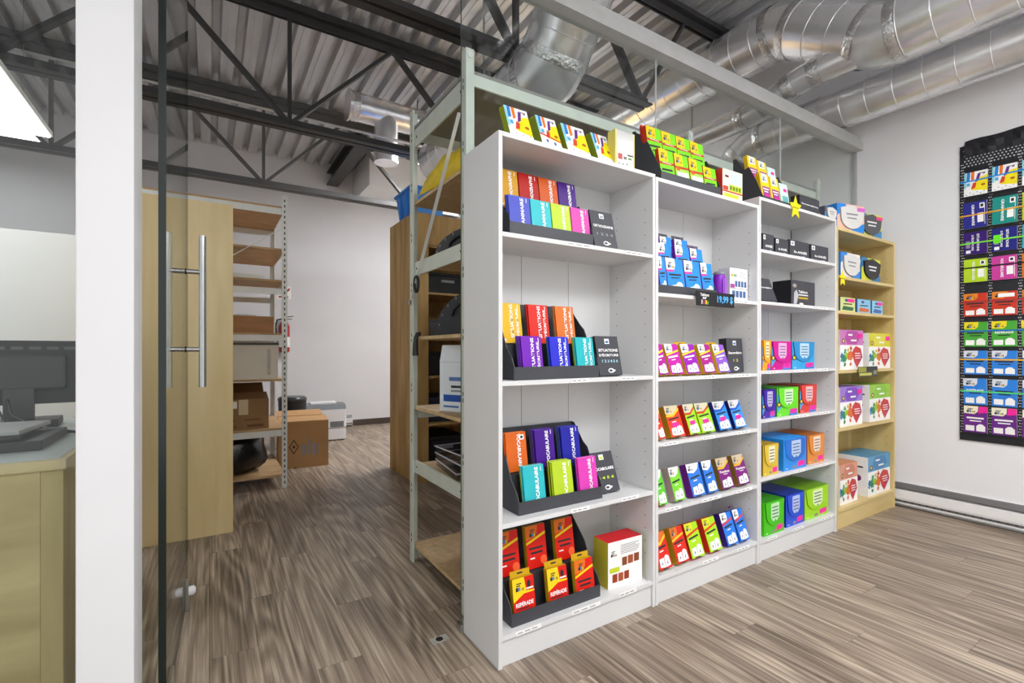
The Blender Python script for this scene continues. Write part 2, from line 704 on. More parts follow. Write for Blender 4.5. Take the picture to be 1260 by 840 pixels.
MB().tube([(-.012, 0, 0), (.0, 0, 0)], .17, 40).build('end_cap', DUCT, e)
MB().tube([(.03, 0, 0), (.10, 0, 0)], .156, 40, caps=False).build('foil_tape', FOIL, e)

# ------------------------------------------------------------------ glass partition
hd = MB().box(-.34, XW, 1.905, 1.945, 3.005, 3.075).box(-.34, XW, 1.925, 2.015, 3.075, 3.12).box(-.34, XW, 1.945, 1.995, 3.005, 3.03).build('trim_2', [HEADER])
struct(hd)
struct(MB().box(-.3405, -.2006, 1.92, 2.135, 0, 3.30).build('trim_3', POSTW, bevel=.004))
struct(MB().box(-4.0, -.342, 1.92, 2.015, 3.005, 3.12).build('trim_4', HEADER))


def pane(name, x0, x1, y, z0, z1, th=.010, edge=None):
    mb = MB()
    mb.box(x0, x1, y - th / 2, y + th / 2, z0, z1)
    o = mb.build(name, [GLASS, edge or GEDGL])
    for p in o.data.polygons:
        if p.normal.x < -.5 and edge:
            p.material_index = 1
    return struct(o)


xs_ = [.966, 2.254, 3.606, XW - .012]
for k in range(3):
    pane('window_%d' % (k + 1), xs_[k] + .0015, xs_[k + 1] - .0015, YP, .02, 3.003, edge=pm('glass_edge_dull', '56605d', .2) if k == 0 else None)
pane('window_4', -3.2, -.345, 2.02, .02, 3.003)
for k_ in (1, 2):
    struct(MB().box(xs_[k_] - .0014, xs_[k_] + .0014, YP - .005, YP + .005, .02, 3.003).build('trim_%d' % (6 + k_), pm('seam_silicone', 'd8dad9', .3)))
struct(MB().box(XW - .012, XW, YP - .02, YP + .02, 0, 3.003).build('trim_5', pm('wall_channel', 'bcbcbe', .4, .2)))
struct(MB().box(.955, 1.0, YP - .022, YP + .022, 0, .035).box(1.0, XW - .012, YP - .012, YP + .012, 0, .019).build('trim_6', STEEL))

# glass door swung into the store room
dr = struct(bpy.data.objects.new('door_1', None))
COL.objects.link(dr)
HP, FP = Vector((-.134, 2.005, 0)), Vector((-.098, 2.955, 0))
dr.location = HP
dr.rotation_euler = (0, 0, math.atan2((FP - HP).y, (FP - HP).x) - math.pi / 2)
DL = (FP - HP).length
mb = MB().box(-.006, .006, 0, DL, .012, 3.0)
o = mb.build('leaf', [GLASS, GEDGE], dr)
for p in o.data.polygons:
    if abs(p.normal.x) < .5:
        p.material_index = 1
MB().box(-.011, .011, -.006, -.0005, .012, 3.0).build('edge_seal', pm('seal_dark', '0b1a17', .2), dr)
hy = DL - .13
for s in (-1, 1):
    h = MB().tube([(s * .075, hy, 1.09), (s * .075, hy, 1.835)], .0165, 20).build('handle', STEEL, dr)
    for z in (1.275, 1.655):
        MB().tube([(s * .0062, hy, z), (s * .062, hy, z)], .0115, 16).build('standoff', STEEL, h)
        MB().tube([(s * .0061, hy, z), (s * .010, hy, z)], .0145, 16).build('washer', DARK, h)
for yy, nm in ((.02, 'pivot_patch'), (DL - .14, 'lock_patch')):
    for s in (-1, 1):
        w = .16 if nm == 'pivot_patch' else .035
        b_ = MB().box(s * .0062 if s > 0 else -.017, .017 if s > 0 else -.0062, yy, yy + w, .004, .10 if nm == 'pivot_patch' else .15).build(nm, STEEL, dr, bevel=.001)
        if nm == 'lock_patch':
            MB().tube([(s * .0175, yy + .017, .095), (s * .038, yy + .017, .095), (s * .047, yy + .017, .095)], [.022, .022, .013], 18).build('knob', POSTW, b_)
st = tag(MB().box(.815, .895, 1.935, 1.978, .0003, .0035).build('floor_strike_plate', pm('plate_satin', 'b4b2ac', .5, .3)), 'small steel strike plate with black socket set in the floor', 'plate')
MB().tube([(.855, 1.956, .0036), (.855, 1.956, .0050)], .016, 20).build('socket', DARK, st)

# ------------------------------------------------------------------ lamps
EMW = emit_mat('lamp_diffuser', 13.0 * LIGHT)
FRW = pm('lamp_frame', 'e8e8e8', .5)


EMU = emit_mat('added_uplight_glow', 8.0 * LIGHT)  # glow for the added uplight, brightens roof deck and ducts
EMO = emit_mat('lamp_diffuser_office', 3.6 * LIGHT)
EMS = emit_mat('lamp_diffuser_store', 23.0 * LIGHT)


def panel_lamp(x0, x1, y0, y1, z, label, hang=ZD, em=None, up=False):
    t = thing('panel_light', label, 'light', ((x0 + x1) / 2, (y0 + y1) / 2, z), group='hanging panel lights')
    a, b = (x1 - x0) / 2, (y1 - y0) / 2
    MB().box(-a, a, -b, b, .012, .05).build('housing', FRW, t)
    MB().box(-a + .012, a - .012, -b + .012, b - .012, .0, .0115).build('diffuser', em or EMW, t)
    if up:
        MB().box(-a + .03, a - .03, -b + .03, b - .03, .0505, .056).build('added_uplight', EMU, t)  # glowing top face added to the housing to brighten deck and ducts
    for sx in (-1, 1):
        for sy in (-1, 1):
            MB().tube([(sx * a * .8, sy * b * .8, .057), (sx * a * .8, sy * b * .8, hang - z - .008)], .002, 6).build('cable', STEEL, t)
    return t


panel_lamp(-2.25, -1.02, 3.3, 5.02, 2.90, 'bright rectangular panel light hanging in the office by the white post', em=EMO)
panel_lamp(.2, 1.4, -1.6, -.4, 3.15, 'panel light hanging over the shop floor toward the office', ZD, up=True)
panel_lamp(2.4, 3.6, -1.0, .2, 3.15, 'panel light hanging over the shop floor toward the pocket chart', ZD, up=True)
panel_lamp(-3.0, -1.6, 6.6, 7.4, 3.6, 'added fill light far back in the office corner beyond the white divider', ZD, em=EMO)  # added lamp, tucked out of sight to help light the storage room
panel_lamp(2.35, 3.72, 4.8, 6.1, 3.75, 'panel light high in the storage room beyond the metal rack', ZD, em=EMS)

# ------------------------------------------------------------------ bookcases
YF, YK = 1.641, 1.95


def bookcase(label, x0, x1, H, shelves, mat, math_, th=.019, boards=3, labels=True, gapcol=None, plinth=None, group='bookcases along the glass'):
    t = thing('bookcase', label, 'bookcase', (x0, YF, 0), group=group)
    W, D = x1 - x0, YK - YF
    for a, b in ((0.0005, th), (W - th, W - .0005)):
        MB().box(a, b, 0, D, 0, H).build('side_panel', mat, t, bevel=.001)
    MB().box(th + .0004, W - th - .0004, 0, D - .006, H - th, H).build('top_panel', math_, t, bevel=.001)
    bw = (W - 2 * th) / boards
    for k in range(boards):
        MB().box(th + k * bw + (.0015 if k else .0004), th + (k + 1) * bw - (.0015 if k < boards - 1 else (.006 if gapcol else .0004)), D - .006, D - .001, .06, H - .001).build('back_board', mat, t)
    if gapcol:
        MB().box(W - th - .0075, W - th - .0004, D - .0095, D - .0065, .15, H - th - .002).build('corner_strip', gapcol, t)
    for z in shelves:
        s = MB().box(th + .0004, W - th - .0004, .0008, D - .0064 - (.004 if gapcol else 0), z - th, z).build('shelf', math_, t, bevel=.001)
        if labels and z < H - .1:
            for q in range(random.choice((2, 2, 3))):
                lx = W * (.74, .40, .08)[q] + random.uniform(-.02, .03)
                lw = random.uniform(.10, .17)
                lb = MB().box(lx, min(lx + lw, W - .04), -.0012, .0006, z - th + .001, z - .0005).build('price_label', PAPER, s)
                mbb = MB()
                for r_ in range(3):
                    a = lx + .008 + r_ * lw * .28
                    mbb.box(a, a + lw * .2, -.0015, -.0013, z - .011, z - .007)
                mbb.build('print', INKG, lb)
    z0 = min(shelves)
    MB().box(th + .0004, W - th - .0004, .012, .028, .001, z0 - th - .0005).build('plinth', math_, t)
    mb = MB()
    for sx, nx in ((th + .0002, 1), (W - th - .0002, -1)):
        for yy in (.05, D - .06):
            z = .25
            while z < H - .15:
                if all(abs(z - s) > .03 for s in shelves):
                    mb.tube([(sx, yy, z), (sx + nx * .0008, yy, z)], .0028, 6)
                z += .064
    mb.build('pin_holes', DARKM, t)
    return t


B = [.970, 1.877, 2.777, 3.728, 4.700]
S1 = [1.745, 1.146, .575, .128]
S2 = [1.560, 1.134, .806, .470, .135]
S3 = [1.878, 1.567, 1.147, .853, .500, .130]
S4 = [1.800, 1.552, 1.129, .717, .145]
H1, H2, H3, H4 = 2.145, 2.134, 2.190, 2.143
bookcase('tall white bookcase beside the doorway with wide black tiered holders', B[0], B[1] - .001, H1, S1, WHITE, WHITE)
bookcase('white bookcase of slanted boxes with a price sign on a shelf', B[1] + .001, B[2] - .001, H2, S2, WHITE, WHITE)
bookcase('white bookcase with charcoal boxes and a yellow star on top', B[2] + .001, B[3] - .001, H3, S3, WHITE, WHITE, gapcol=pm('corner_dark', '6a6866', .7))
bookcase('yellowish pine bookcase at the end of the row by the wall', B[3] + .001, B[4], H4, S4, PINE, PINEH, th=.022, boards=2, labels=False)


# ------------------------------------------------------------------ products
def rect(x0, z0, x1, z1):
    return [(x0, z0), (x1, z0), (x1, z1), (x0, z1)]


def circ(cx, cz, r, n=14, asp=1.0):
    return [(cx + r * math.cos(2 * math.pi * k / n), cz + r * asp * math.sin(2 * math.pi * k / n)) for k in range(n)]


def shift_in(p):
    return [(min(1, max(0, a)), min(1, max(0, b))) for a, b in p]


def prints(parent, w, h, layers, x0=None, name='cover_print', y=0.0):
    """flat print on the front (y=0) of a w x h face: layers of (material, polygon in 0..1)"""
    x0 = -w / 2 if x0 is None else x0
    mats, mb = [], MB()
    for k, (mt, poly) in enumerate(layers):
        if mt not in mats:
            mats.append(mt)
        yy = y - .0005 - .00008 * k
        mb.add([(x0 + a * w, yy, b * h) for a, b in shift_in(poly)], [tuple(range(len(poly)))], mats.index(mt))
    return mb.build(name, mats, parent)


def bars(mt, x0, z0, x1, z1, n, fill=.5, ragged=.25):
    out = []
    dz = (z1 - z0) / n
    for k in range(n):
        e = x1 - random.random() * ragged * (x1 - x0)
        out.append((mt, rect(x0, z0 + k * dz, e, z0 + (k + fill) * dz)))
    return out


def logo(x, z, w, h):
    """small printed mark: two dark strokes over three coloured squares"""
    return [(INK, rect(x + w * .1, z + h * .72, x + w * .75, z + h * .84)), (INK, rect(x + w * .1, z + h * .5, x + w * .6, z + h * .62)),
            (INK, rect(x, z, x + w * .3, z + h * .42)), (Cc('2f7fd0'), rect(x + w * .33, z + h * .05, x + w * .55, z + h * .42)),
            (Cc('e8b71a'), rect(x + w * .62, z, x + w * .85, z + h * .36)), (INK, rect(x + w * .88, z, x + w, z + h * .3))]


def pack(name, label, cat, X, Y, z, w, h, d, front, side, tilt=0, rz=0, group=None, layers=(), texts=(), tab=None, top=None, pages=False):
    """X: centre of the front, Y: front edge of the base. Leans back by tilt degrees, standing on its back lower edge"""
    a = R(tilt)
    mb = MB()
    p = [(xx, yy, zz) for zz in (0, h) for yy in (0, d) for xx in (-w / 2, w / 2)]
    mb.add(p, [(0, 1, 5, 4)], 0)
    mb.add(p, [(0, 4, 6, 2), (1, 3, 7, 5)], 1)
    mb.add(p, [(2, 6, 7, 3), (0, 2, 3, 1)], 2 if pages else 1)
    mb.add(p, [(4, 5, 7, 6)], 3)
    o = mb.build(name, [front, side, PAGE, top or (PAGE if pages else side)])
    o.location = (X, Y, z + d * math.sin(a) + .0004)
    o.rotation_euler = (-a, 0, rz)
    tag(o, label, cat, group)
    if layers:
        prints(o, w, h, layers)
    for (s, cx, cz, tw, tht, mt, rot) in texts:
        letter(o, s, -w / 2 + cx * w, cz * h, tw * (h if rot else w), tht * (w if rot else h), mt, rot=rot)
    if tab:
        tb = MB()
        th_ = h + .026
        tb.box(-w / 2 + .004, w / 2 - .004, d - .0022, d - .0012, h - .002, th_)
        tbo = tb.build('hang_tab', tab, o)
        MB().box(-.014, .014, d - .0026, d - .0024, h + .010, h + .017).build('slot', INK, tbo)
    return o


# ---- booklets of the four tiered holders in the first bookcase
def book_layers(logo_w=True):
    L = [(PAPER, rect(.84, .86, .87, .97)), (PAPER, rect(.05, .02, .2, .035)), (PAPER, rect(.05, .05, .2, .11))]
    return L


def booklet(label, X, Y, z, w, h, col, word, tilt, group, big=None, n=1, mirror=False, d=.012, labelw='', thick=None):
    c = Cc(col)
    words = word.split('|')
    tx = []
    if len(words) == 1:
        tx.append((words[0], .62, .53, .86, .17, PAPER, 90 if not mirror else -90))
    else:
        tx.append((words[0], .52, .55, .84, .16, PAPER, 90))
        tx.append((words[1], .78, .50, .74, .15, PAPER, 90))
    lay = [(c, rect(0, 0, 1, 1))] + book_layers()
    if mirror:
        lay = [(PAPER, rect(.68, .8, .9, .93)), (INK, rect(.73, .83, .85, .9))]
    return pack('booklet', label, 'booklet', X, Y, z, w, h, d, c, c, tilt, group=group, layers=lay, texts=tx, pages=True)


def holder(label, x0, x1, yf, z, depth, hback, steps, lip=.055, group='black tiered holders'):
    """steps: list of (y, height) of the risers behind each row"""
    t = thing('display_holder', label, 'holder', (x0, yf, z + .0004), group=group)
    W = x1 - x0
    th = .0032
    MB().box(th, W - th, 0, depth, 0, .003).build('base', BLACK, t)
    MB().box(th + .0003, W - th - .0003, 0, .003, .0032, lip).build('front_lip', BLACK, t)
    MB().box(th + .0003, W - th - .0003, depth - .003, depth, .0032, hback).build('back_panel', BLACK, t)
    prof = [(0, 0), (depth, 0), (depth, hback)]
    # wavy upper edge, stepping down toward the front
    if len(steps) == 1:
        ym, hm = steps[0][0], steps[0][1] + .02
        cur = [(depth - .02, hback - .004), (ym + .045, hback - .09), (ym + .015, hm + .055), (ym - .008, hm + .01), (ym - .03, hm - .035), (.016, lip + .035), (.003, lip + .008)]
    else:
        cur = [(depth - .02, hback - .01)]
        for (yy, hh) in reversed(steps):
            cur += [(yy + .03, hh + .05), (yy - .004, hh + .0)]
        cur += [(.012, lip + .02), (.002, lip + .004)]
    prof += cur + [(0, lip)]
    for xx in (0, W - th):
        MB().prism(prof, 'x', xx, xx + th).build('side_panel', BLACK, t)
    for k, (yy, hh) in enumerate(steps):
        y1 = (steps[k + 1][0] - .0005) if k + 1 < len(steps) else depth - .0035
        MB().box(th + .0004, W - th - .0004, yy, yy + .003, .0032, hh).box(th + .0004, W - th - .0004, yy + .003, y1, hh - .003, hh).build('riser', BLACK, t)
    return t


def fill_row(xs, y, z, w, h, cols, word, tilt, group, desc, row, counts, cnames, mirror=(), plainsecond=None, d=.010):
    for k, xx in enumerate(xs):
        if cols[k] is None:
            continue
        for q in range(counts[k]):
            lab = '%s %s booklet in the %s row of the holder' % (cnames[k], desc, row)
            if q:
                lab = '%s booklet %s behind the %s one, %s row of the %s holder' % (cnames[k], 'second' if q == 1 else 'third', cnames[k], row, desc.split()[0])
            dx = -.004 * q
            hh = h + .0015 * q
            dd = d
            yy = y + q * (dd + .0008)
            if q == 0:
                booklet(lab, xx, yy, z, w, hh, cols[k], word, tilt, group, mirror=(k in mirror), d=dd)
            else:
                c2 = Cc(cols[k])
                pack('booklet', lab, 'booklet', xx + dx, yy, z, w, hh, dd, c2, Cc((plainsecond or cols)[k]), tilt, group=group, pages=False)


# shelf A: ORTHOGRAPHE behind, GRAMMAIRE in front
z = S1[0]
holder('black tiered holder of ORTHOGRAPHE and GRAMMAIRE booklets', 1.040, 1.492, 1.668, z, .235, .30, [(.085, .135)])
pw = .1115
xs4 = [1.045 + .0590 + k * .1105 for k in range(4)]
fill_row(xs4, 1.676, z + .0036, .104, .172, ['4a55c0', '2bbcc4', 'b9d92c', 'd43fa8'], 'GRAMMAIRE', 9, 'GRAMMAIRE booklets', 'GRAMMAIRE', 'front', [2, 2, 2, 2], ['blue', 'cyan', 'lime', 'magenta'])
fill_row(xs4, 1.770, z + .1395, .104, .180, ['d29b22', 'b3170f', 'cf5a1c', '45157f'], 'ORTHOGRAPHE', 9, 'ORTHOGRAPHE booklets', 'ORTHOGRAPHE', 'back', [2, 2, 2, 2], ['amber', 'red', 'orange', 'purple'])

# shelf B: SITUATIONS D'ECRITURE
z = S1[1]
sit = "SITUATIONS|D'\u00c9CRITURE"
holder("black tiered holder of SITUATIONS D'\u00c9CRITURE booklets", 1.060, 1.527, 1.668, z, .235, .34, [(.09, .150)])
xs3 = [1.168, 1.318, 1.464]
fill_row(xs3, 1.676, z + .0036, .104, .180, ['7420b4', '2a2fc8', '28b5bd'], sit, 9, 'SITUATIONS booklets', "SITUATIONS D'\u00c9CRITURE", 'front', [3, 2, 2], ['violet', 'royal blue', 'turquoise'], plainsecond=['5a5f9a', '3f7f86', 'b3c62c'])
fill_row([1.122, 1.272, 1.425], 1.775, z + .1545, .108, .178, ['e8b520', 'd8271a', 'd9722a'], sit, 9, 'SITUATIONS booklets', "SITUATIONS D'\u00c9CRITURE", 'back', [2, 2, 2], ['yellow', 'red', 'orange'], plainsecond=['a06a1c', '6d4a44', '9a8470'])

# shelf C: VOCABULAIRE
z = S1[2]
holder('black tiered holder of VOCABULAIRE booklets', 1.098, 1.567, 1.690, z, .225, .335, [(.09, .150)])
fill_row([1.195, 1.352, 1.500], 1.698, z + .0036, .110, .190, ['2fb6bf', 'b4cf2c', 'd83fb0'], 'VOCABULAIRE', 9, 'VOCABULAIRE booklets', 'VOCABULAIRE', 'front', [2, 3, 2], ['turquoise', 'lime', 'pink'], plainsecond=['a8c030', '5f5a1e', '2b3f9a'])
fill_row([1.165, 1.322, 1.475], 1.797, z + .1545, .108, .172, ['d8651e', '46158c', '22239c'], 'VOCABULAIRE', 9, 'VOCABULAIRE booklets', 'VOCABULAIRE', 'back', [2, 3, 3], ['orange', 'purple', 'dark blue'], mirror=(0,), plainsecond=['8a5a3a', '6b6b72', '5f6f78'])


# charcoal boxes standing beside the holders
CHAR = Cc('45464c')
CHARD = Cc('2f3036')


def charcoal(label, X, Y, z, w, h, d, words, tilt=0, sub=None, subcol=None, group=None, rz=0, top=None, mark='3f6fae', logo_box=True):
    ly = [(CHAR, rect(0, 0, 1, 1))]
    if logo_box:
        ly += [(PAPER, rect(.40, .80, .60, .93)), (Cc(mark), rect(.43, .82, .57, .88))]
        ly += [(PAPER, circ(.52, .12, .13, 14, .45)), (CHAR, circ(.50, .12, .08, 10, .4)), (PAPER, rect(.62, .10, .70, .14))]
    tx = []
    n = len(words)
    for k, wd in enumerate(words):
        tx.append((wd, .5, .58 + .11 * (n - 1) / 2 - .12 * k, min(.86, .085 * len(wd)), .075, PAPER, 0))
    if sub:
        tx.append((sub, .52, .36, min(.7, .1 * len(sub)), .07, subcol or PAPER, 0))
    return pack('booklet_box', label, 'box', X, Y, z, w, h, d, CHAR, CHARD, tilt, rz, group, ly, tx, top=top)


charcoal('charcoal ORTHOGRAPHE box leaning beside its black holder', 1.575, 1.668, S1[0], .145, .185, .022, ['ORTHOGRAPHE'], 14, '1 2 3 4', INKG, mark='9a9aa2')
charcoal("charcoal SITUATIONS D'\u00c9CRITURE box standing beside its black holder", 1.612, 1.675, S1[1], .145, .190, .030, ['SITUATIONS', "D'\u00c9CRITURE"], 12, '1 2 3 4 5 6', Cc('a8d4e0'))
charcoal('charcoal VOCABULAIRE box leaning beside its black holder', 1.640, 1.722, S1[2], .150, .195, .022, ['VOCABULAIRE'], 20, '3 4 5 6', Cc('c9d92c'), mark='c9d92c')

# shelf D: red packs
RED, REDD, GOLD, YEL = Cc('d81f14'), Cc('b0170f'), Cc('c9a018'), Cc('f2cf1c')
ORG = Cc('e0701c')
z = S1[3]
holder('black tiered holder of red REP\u00c9RADE card packs', 1.052, 1.538, 1.672, z, .245, .345, [(.095, .150)])


def redpack(label, X, Y, z, kind, w=.108, h=.172, tab=True, tilt=9):
    ly = [(RED, rect(0, 0, 1, 1))]
    if kind == 'rep':
        ly += [(YEL, [(0, .6), (.62, .66), (.55, 1), (0, 1)]), (YEL, [(0, .46), (.5, .62), (1, .62), (1, .66), (.5, .68), (0, .6)])]
        ly += logo(.14, .70, .36, .22)
        ly += [(INK, circ(.75, .82, .09, 8)), (PAPER, rect(.62, .70, .95, .735)), (INK, rect(.1, .28, .7, .305)),
               (PAPER, [(.05, .0), (.35, .02), (.45, .10), (.12, .08)]), (INKG, [(.4, .02), (.7, .0), (.8, .09), (.5, .08)]), (YEL, rect(.74, .04, 1, .09))]
        tx = [('REP\u00c9RADE', .5, .40, .82, .12, PAPER, 0)]
    else:
        ly += [(ORG, [(0, .66), (.55, .74), (.62, 1), (0, 1)]), (YEL, [(0, .56), (1, .76), (1, .82), (0, .62)]), (INK, rect(.12, .44, .84, .49)), (INK, rect(.2, .33, .8, .38)),
               (PAPER, rect(.15, .22, .38, .25)), (Cc('ff6a3a'), circ(.82, .16, .17, 12, .62))]
        ly += logo(.2, .74, .34, .2)
        tx = []
    return pack('card_pack', label, 'card pack', X, Y, z, w, h, .024, RED, GOLD, tilt, 0, 'red card packs', ly, tx, tab=GOLD if tab else None)


for k, (xx, kind, lab) in enumerate([(1.128, 'rep', 'red and yellow REP\u00c9RADE pack at the lip end by the bookcase side'),
                                     (1.308, 'rep', 'red and yellow REP\u00c9RADE pack between two others in the holder lip'),
                                     (1.462, 'x', 'red pack with orange disc and dark heading, front row of red holder')]):
    redpack(lab, xx, 1.680, z + .0036, kind)
for k, (xx, lab) in enumerate([(1.112, 'red pack in the back row of the red holder, by the bookcase side'),
                               (1.262, 'red pack in the middle of the back row of the red holder'),
                               (1.425, 'red pack in the back row of the red holder, by the white box')]):
    redpack(lab, xx, 1.782, z + .1545, 'x', tab=False, h=.185)

# white assortment box
wb = pack('assortment_box', 'white box with red top and yellow side near the red card packs', 'box', 1.718, 1.690, z, .222, .222, .105, PAPER, Cc('c9bb3a'), 0, R(-2),
          None, [(PAPER, rect(0, 0, 1, 1))] + logo(.08, .68, .16, .14) + bars(INKG, .36, .70, .92, .92, 6, .35) +
          [(Cc('8a4a2a'), rect(.40, .44, .54, .62)), (Cc('a5502a'), rect(.57, .45, .72, .63)), (Cc('8a4a2a'), rect(.75, .46, .90, .64)),
           (Cc('c8d42c'), rect(.04, .34, .32, .44)), (Cc('9a3a1a'), rect(.12, .12, .26, .30)), (Cc('a5502a'), rect(.29, .12, .43, .30)), (Cc('9a3a1a'), rect(.46, .13, .60, .31))],
          [], top=Cc('d0222a'))

# ---- top of the first bookcase: four slanted stacks and a clear box
Ytop = 1.668


def stripe_layers(kind):
    ly = [(PAPER, rect(0, 0, 1, 1)), (Cc('f5e11e'), [(.30, .2), (1, .12), (1, .78), (.62, .72)]), (Cc('8fd6e0'), rect(.0, .35, .10, 1)), (Cc('2f80d0'), [(.10, .62), (.24, .66), (.26, 1), (.12, 1)]),
          (Cc('ee7a22'), [(.3, .6), (.42, .66), (.44, 1), (.30, 1)]), (Cc('6a2a8a'), [(.46, .52), (.62, .6), (.72, .92), (.58, .9)]), (Cc('d9482a'), [(.3, .28), (.48, .3), (.54, .5), (.4, .55)]),
          (INK, rect(.80, .84, .88, .90)), (INKG, rect(.62, .88, .9, .915)), (Cc('b06a2a'), circ(.82, .40, .10, 10, .5)), (Cc('5ab0d8'), rect(.12, .42, .26, .55))]
    if kind == 1:
        ly += [(Cc('e03a2a'), [(.02, .36), (.98, .22), (.98, .26), (.02, .42)]), (PAPER, [(.04, .02), (.96, .02), (.96, .2), (.04, .34)]), (Cc('4a6aa8'), circ(.3, .18, .06, 8)), (Cc('4a6aa8'), circ(.66, .13, .06, 8))]
    else:
        ly += [(PAPER, [(0, 0), (1, 0), (1, .14), (.3, .24), (0, .26)])]
        for a in range(6):
            ly.append((INKG, circ(.12 + a * .15, .06 + (a % 2) * .07, .025, 6)))
    return ly


for k, (pa, pb, n_, kd) in enumerate([(627, 656, 3, 0), (666.4, 691, 4, 1), (698, 726, 2, 0), (735.3, 755, 3, 0)]):
    xa, xb = XatY(pa, Ytop + .01), XatY(pb, Ytop + .01)
    where = ['at the doorway end of the bookcase top', 'with the red banded cover', 'between the red banded and end stacks', 'next to the clear box'][k]
    for q in range(n_):
        lab = 'rainbow striped workbook fronting the stack ' + where if q == 0 else '%s yellow workbook of the stack %s' % (['', 'second', 'third', 'rearmost'][q], where)
        pack('workbook', lab, 'workbook', (xa + xb) / 2, Ytop + q * .0125, H1, (xb - xa), .166 - .002 * (q % 2), .011, Cc('f0e02a'), Cc('8a9a1c'), 22, 0, 'striped workbooks on the bookcase top',
             stripe_layers(kd) if q == 0 else [], top=Cc('7fae1e'))
xa, xb = XatY(757.5, 1.655), XatY(782, 1.655)
pack('clear_box', 'silvery clear box with yellow edges and small printed cards', 'box', (xa + xb) / 2, 1.66, H1, xb - xa - .004, .172, .05, Cc('b4b4b0', .15), Cc('d9d06a'), 0, 0, None,
     [(Cc('d8d27a'), rect(0, 0, .08, 1)), (Cc('d8d27a'), rect(.92, 0, 1, 1)), (Cc('c2c2c0', .12), rect(.08, .42, .92, .98)), (PAPER, rect(.1, .05, .9, .4)), (Cc('c04a4a'), rect(.14, .2, .36, .36)),
      (INK, rect(.62, .34, .9, .38)), (Cc('5aa04a'), rect(.66, .24, .84, .3)), (INK, circ(.2, .08, .03, 6)), (INK, circ(.4, .08, .03, 6)), (INK, circ(.6, .1, .03, 6)), (Cc('7a7060'), rect(.42, .22, .58, .3))])


# ---- generic task-card box
def taskbox(label, X, Y, z, w, h, d, body, side, tilt, kind=0, band=None, group=None, word=None, stick=False, tab=None, txtcol=None, wcol=PAPER, rz=0):
    ly = [(body, rect(0, 0, 1, 1)), (wcol, [(0, .74), (.45, .70), (.8, .80), (1, 1), (0, 1)] if kind == 0 else [(0, .70), (.5, .74), (.58, .86), (.56, 1), (0, 1)])]
    if band is not None:
        ly += [(band, [(0, .64), (.5, .64), (1, .84), (1, .92), (.5, .72), (0, .71)] if kind == 0 else [(0, .60), (1, .76), (1, .82), (0, .67)])]
    ly += logo(.1, .78, .34, .18)
    tc_ = txtcol or INK
    if word is None:
        ly += [(tc_, [(.1, .52), (.86, .58), (.86, .635), (.1, .575)]), (PAPER, [(.3, .45), (.6, .47), (.6, .50), (.3, .48)])]
    ly += [(PAPER, [(.1, .06), (.48, .04), (.48, .30), (.14, .28)]), (PAPER, [(.51, .04), (.92, .07), (.88, .32), (.53, .30)]), (PAPER, circ(.7, .28, .16, 12, .5)), (INKG, rect(.49, .06, .505, .28)),
           (INKG, circ(.3, .15, .05, 8)), (INKG, circ(.7, .15, .05, 8)), (INK, rect(.25, 0, .62, .025))]
    if stick:
        ly += [(MAGENTA, [(.25, .30), (.72, .33), (.72, .46), (.25, .43)])]
    tx = []
    if word:
        tx.append((word, .5, .55, .8, .08, txtcol or PAPER, 0))
        ly += [(PAPER, rect(.35, .455, .7, .475))]
    return pack('card_box', label, 'card box', X, Y, z, w, h, d, body, side, tilt, rz, group, ly, tx, tab=tab)


# second bookcase, shelves 2 to 5: slanted boxes
def row_boxes(z, spec, h, yf, group, d=.040, tilt=18):
    for (pa, pb, body, side, kind, band, label, kw) in spec:
        xa, xb = XatY(pa, yf + .004), XatY(pb, yf + .004)
        xa = max(xa, B[1] + .024)
        taskbox(label, (xa + xb) / 2, yf, z, xb - xa, h, d, Cc(body), Cc(side), tilt, kind, Cc(band) if band else None, group, **kw)


row_boxes(S2[1], [
    (811, 822.5, 'b01a9a', 'c7a020', 1, 'f4d320', 'magenta box half hidden by the bookcase side, gold shelf row', {'txtcol': PAPER}),
    (825.3, 841.2, 'c01aa2', 'd0a41c', 1, 'f4d320', 'bright magenta box with gold side at the start of its row', {'txtcol': PAPER}),
    (845.2, 861.5, '9a10b0', 'd0a41c', 1, 'f4d320', 'purple box with gold side and yellow tab behind', {'txtcol': PAPER, 'tab': GOLD}),
    (866.5, 880.5, 'a81c86', 'd0a41c', 1, 'f4d320', 'plum box with gold side in the middle of its row', {'txtcol': PAPER}),
    (884.5, 898.3, '8f5ac8', 'd8b020', 1, 'f4d320', 'lilac box with gold side next to the charcoal Secondaire box', {'txtcol': PAPER, 'tab': GOLD})],
    .165, 1.655, 'magenta and gold card boxes')
charcoal('charcoal Secondaire 1 2 box behind the lilac card box', (XatY(897, 1.70) + XatY(917, 1.70)) / 2 + .012, 1.715, S2[1], .155, .205, .05, ['Secondaire'], 4, '1 2', Cc('d8c87a'))
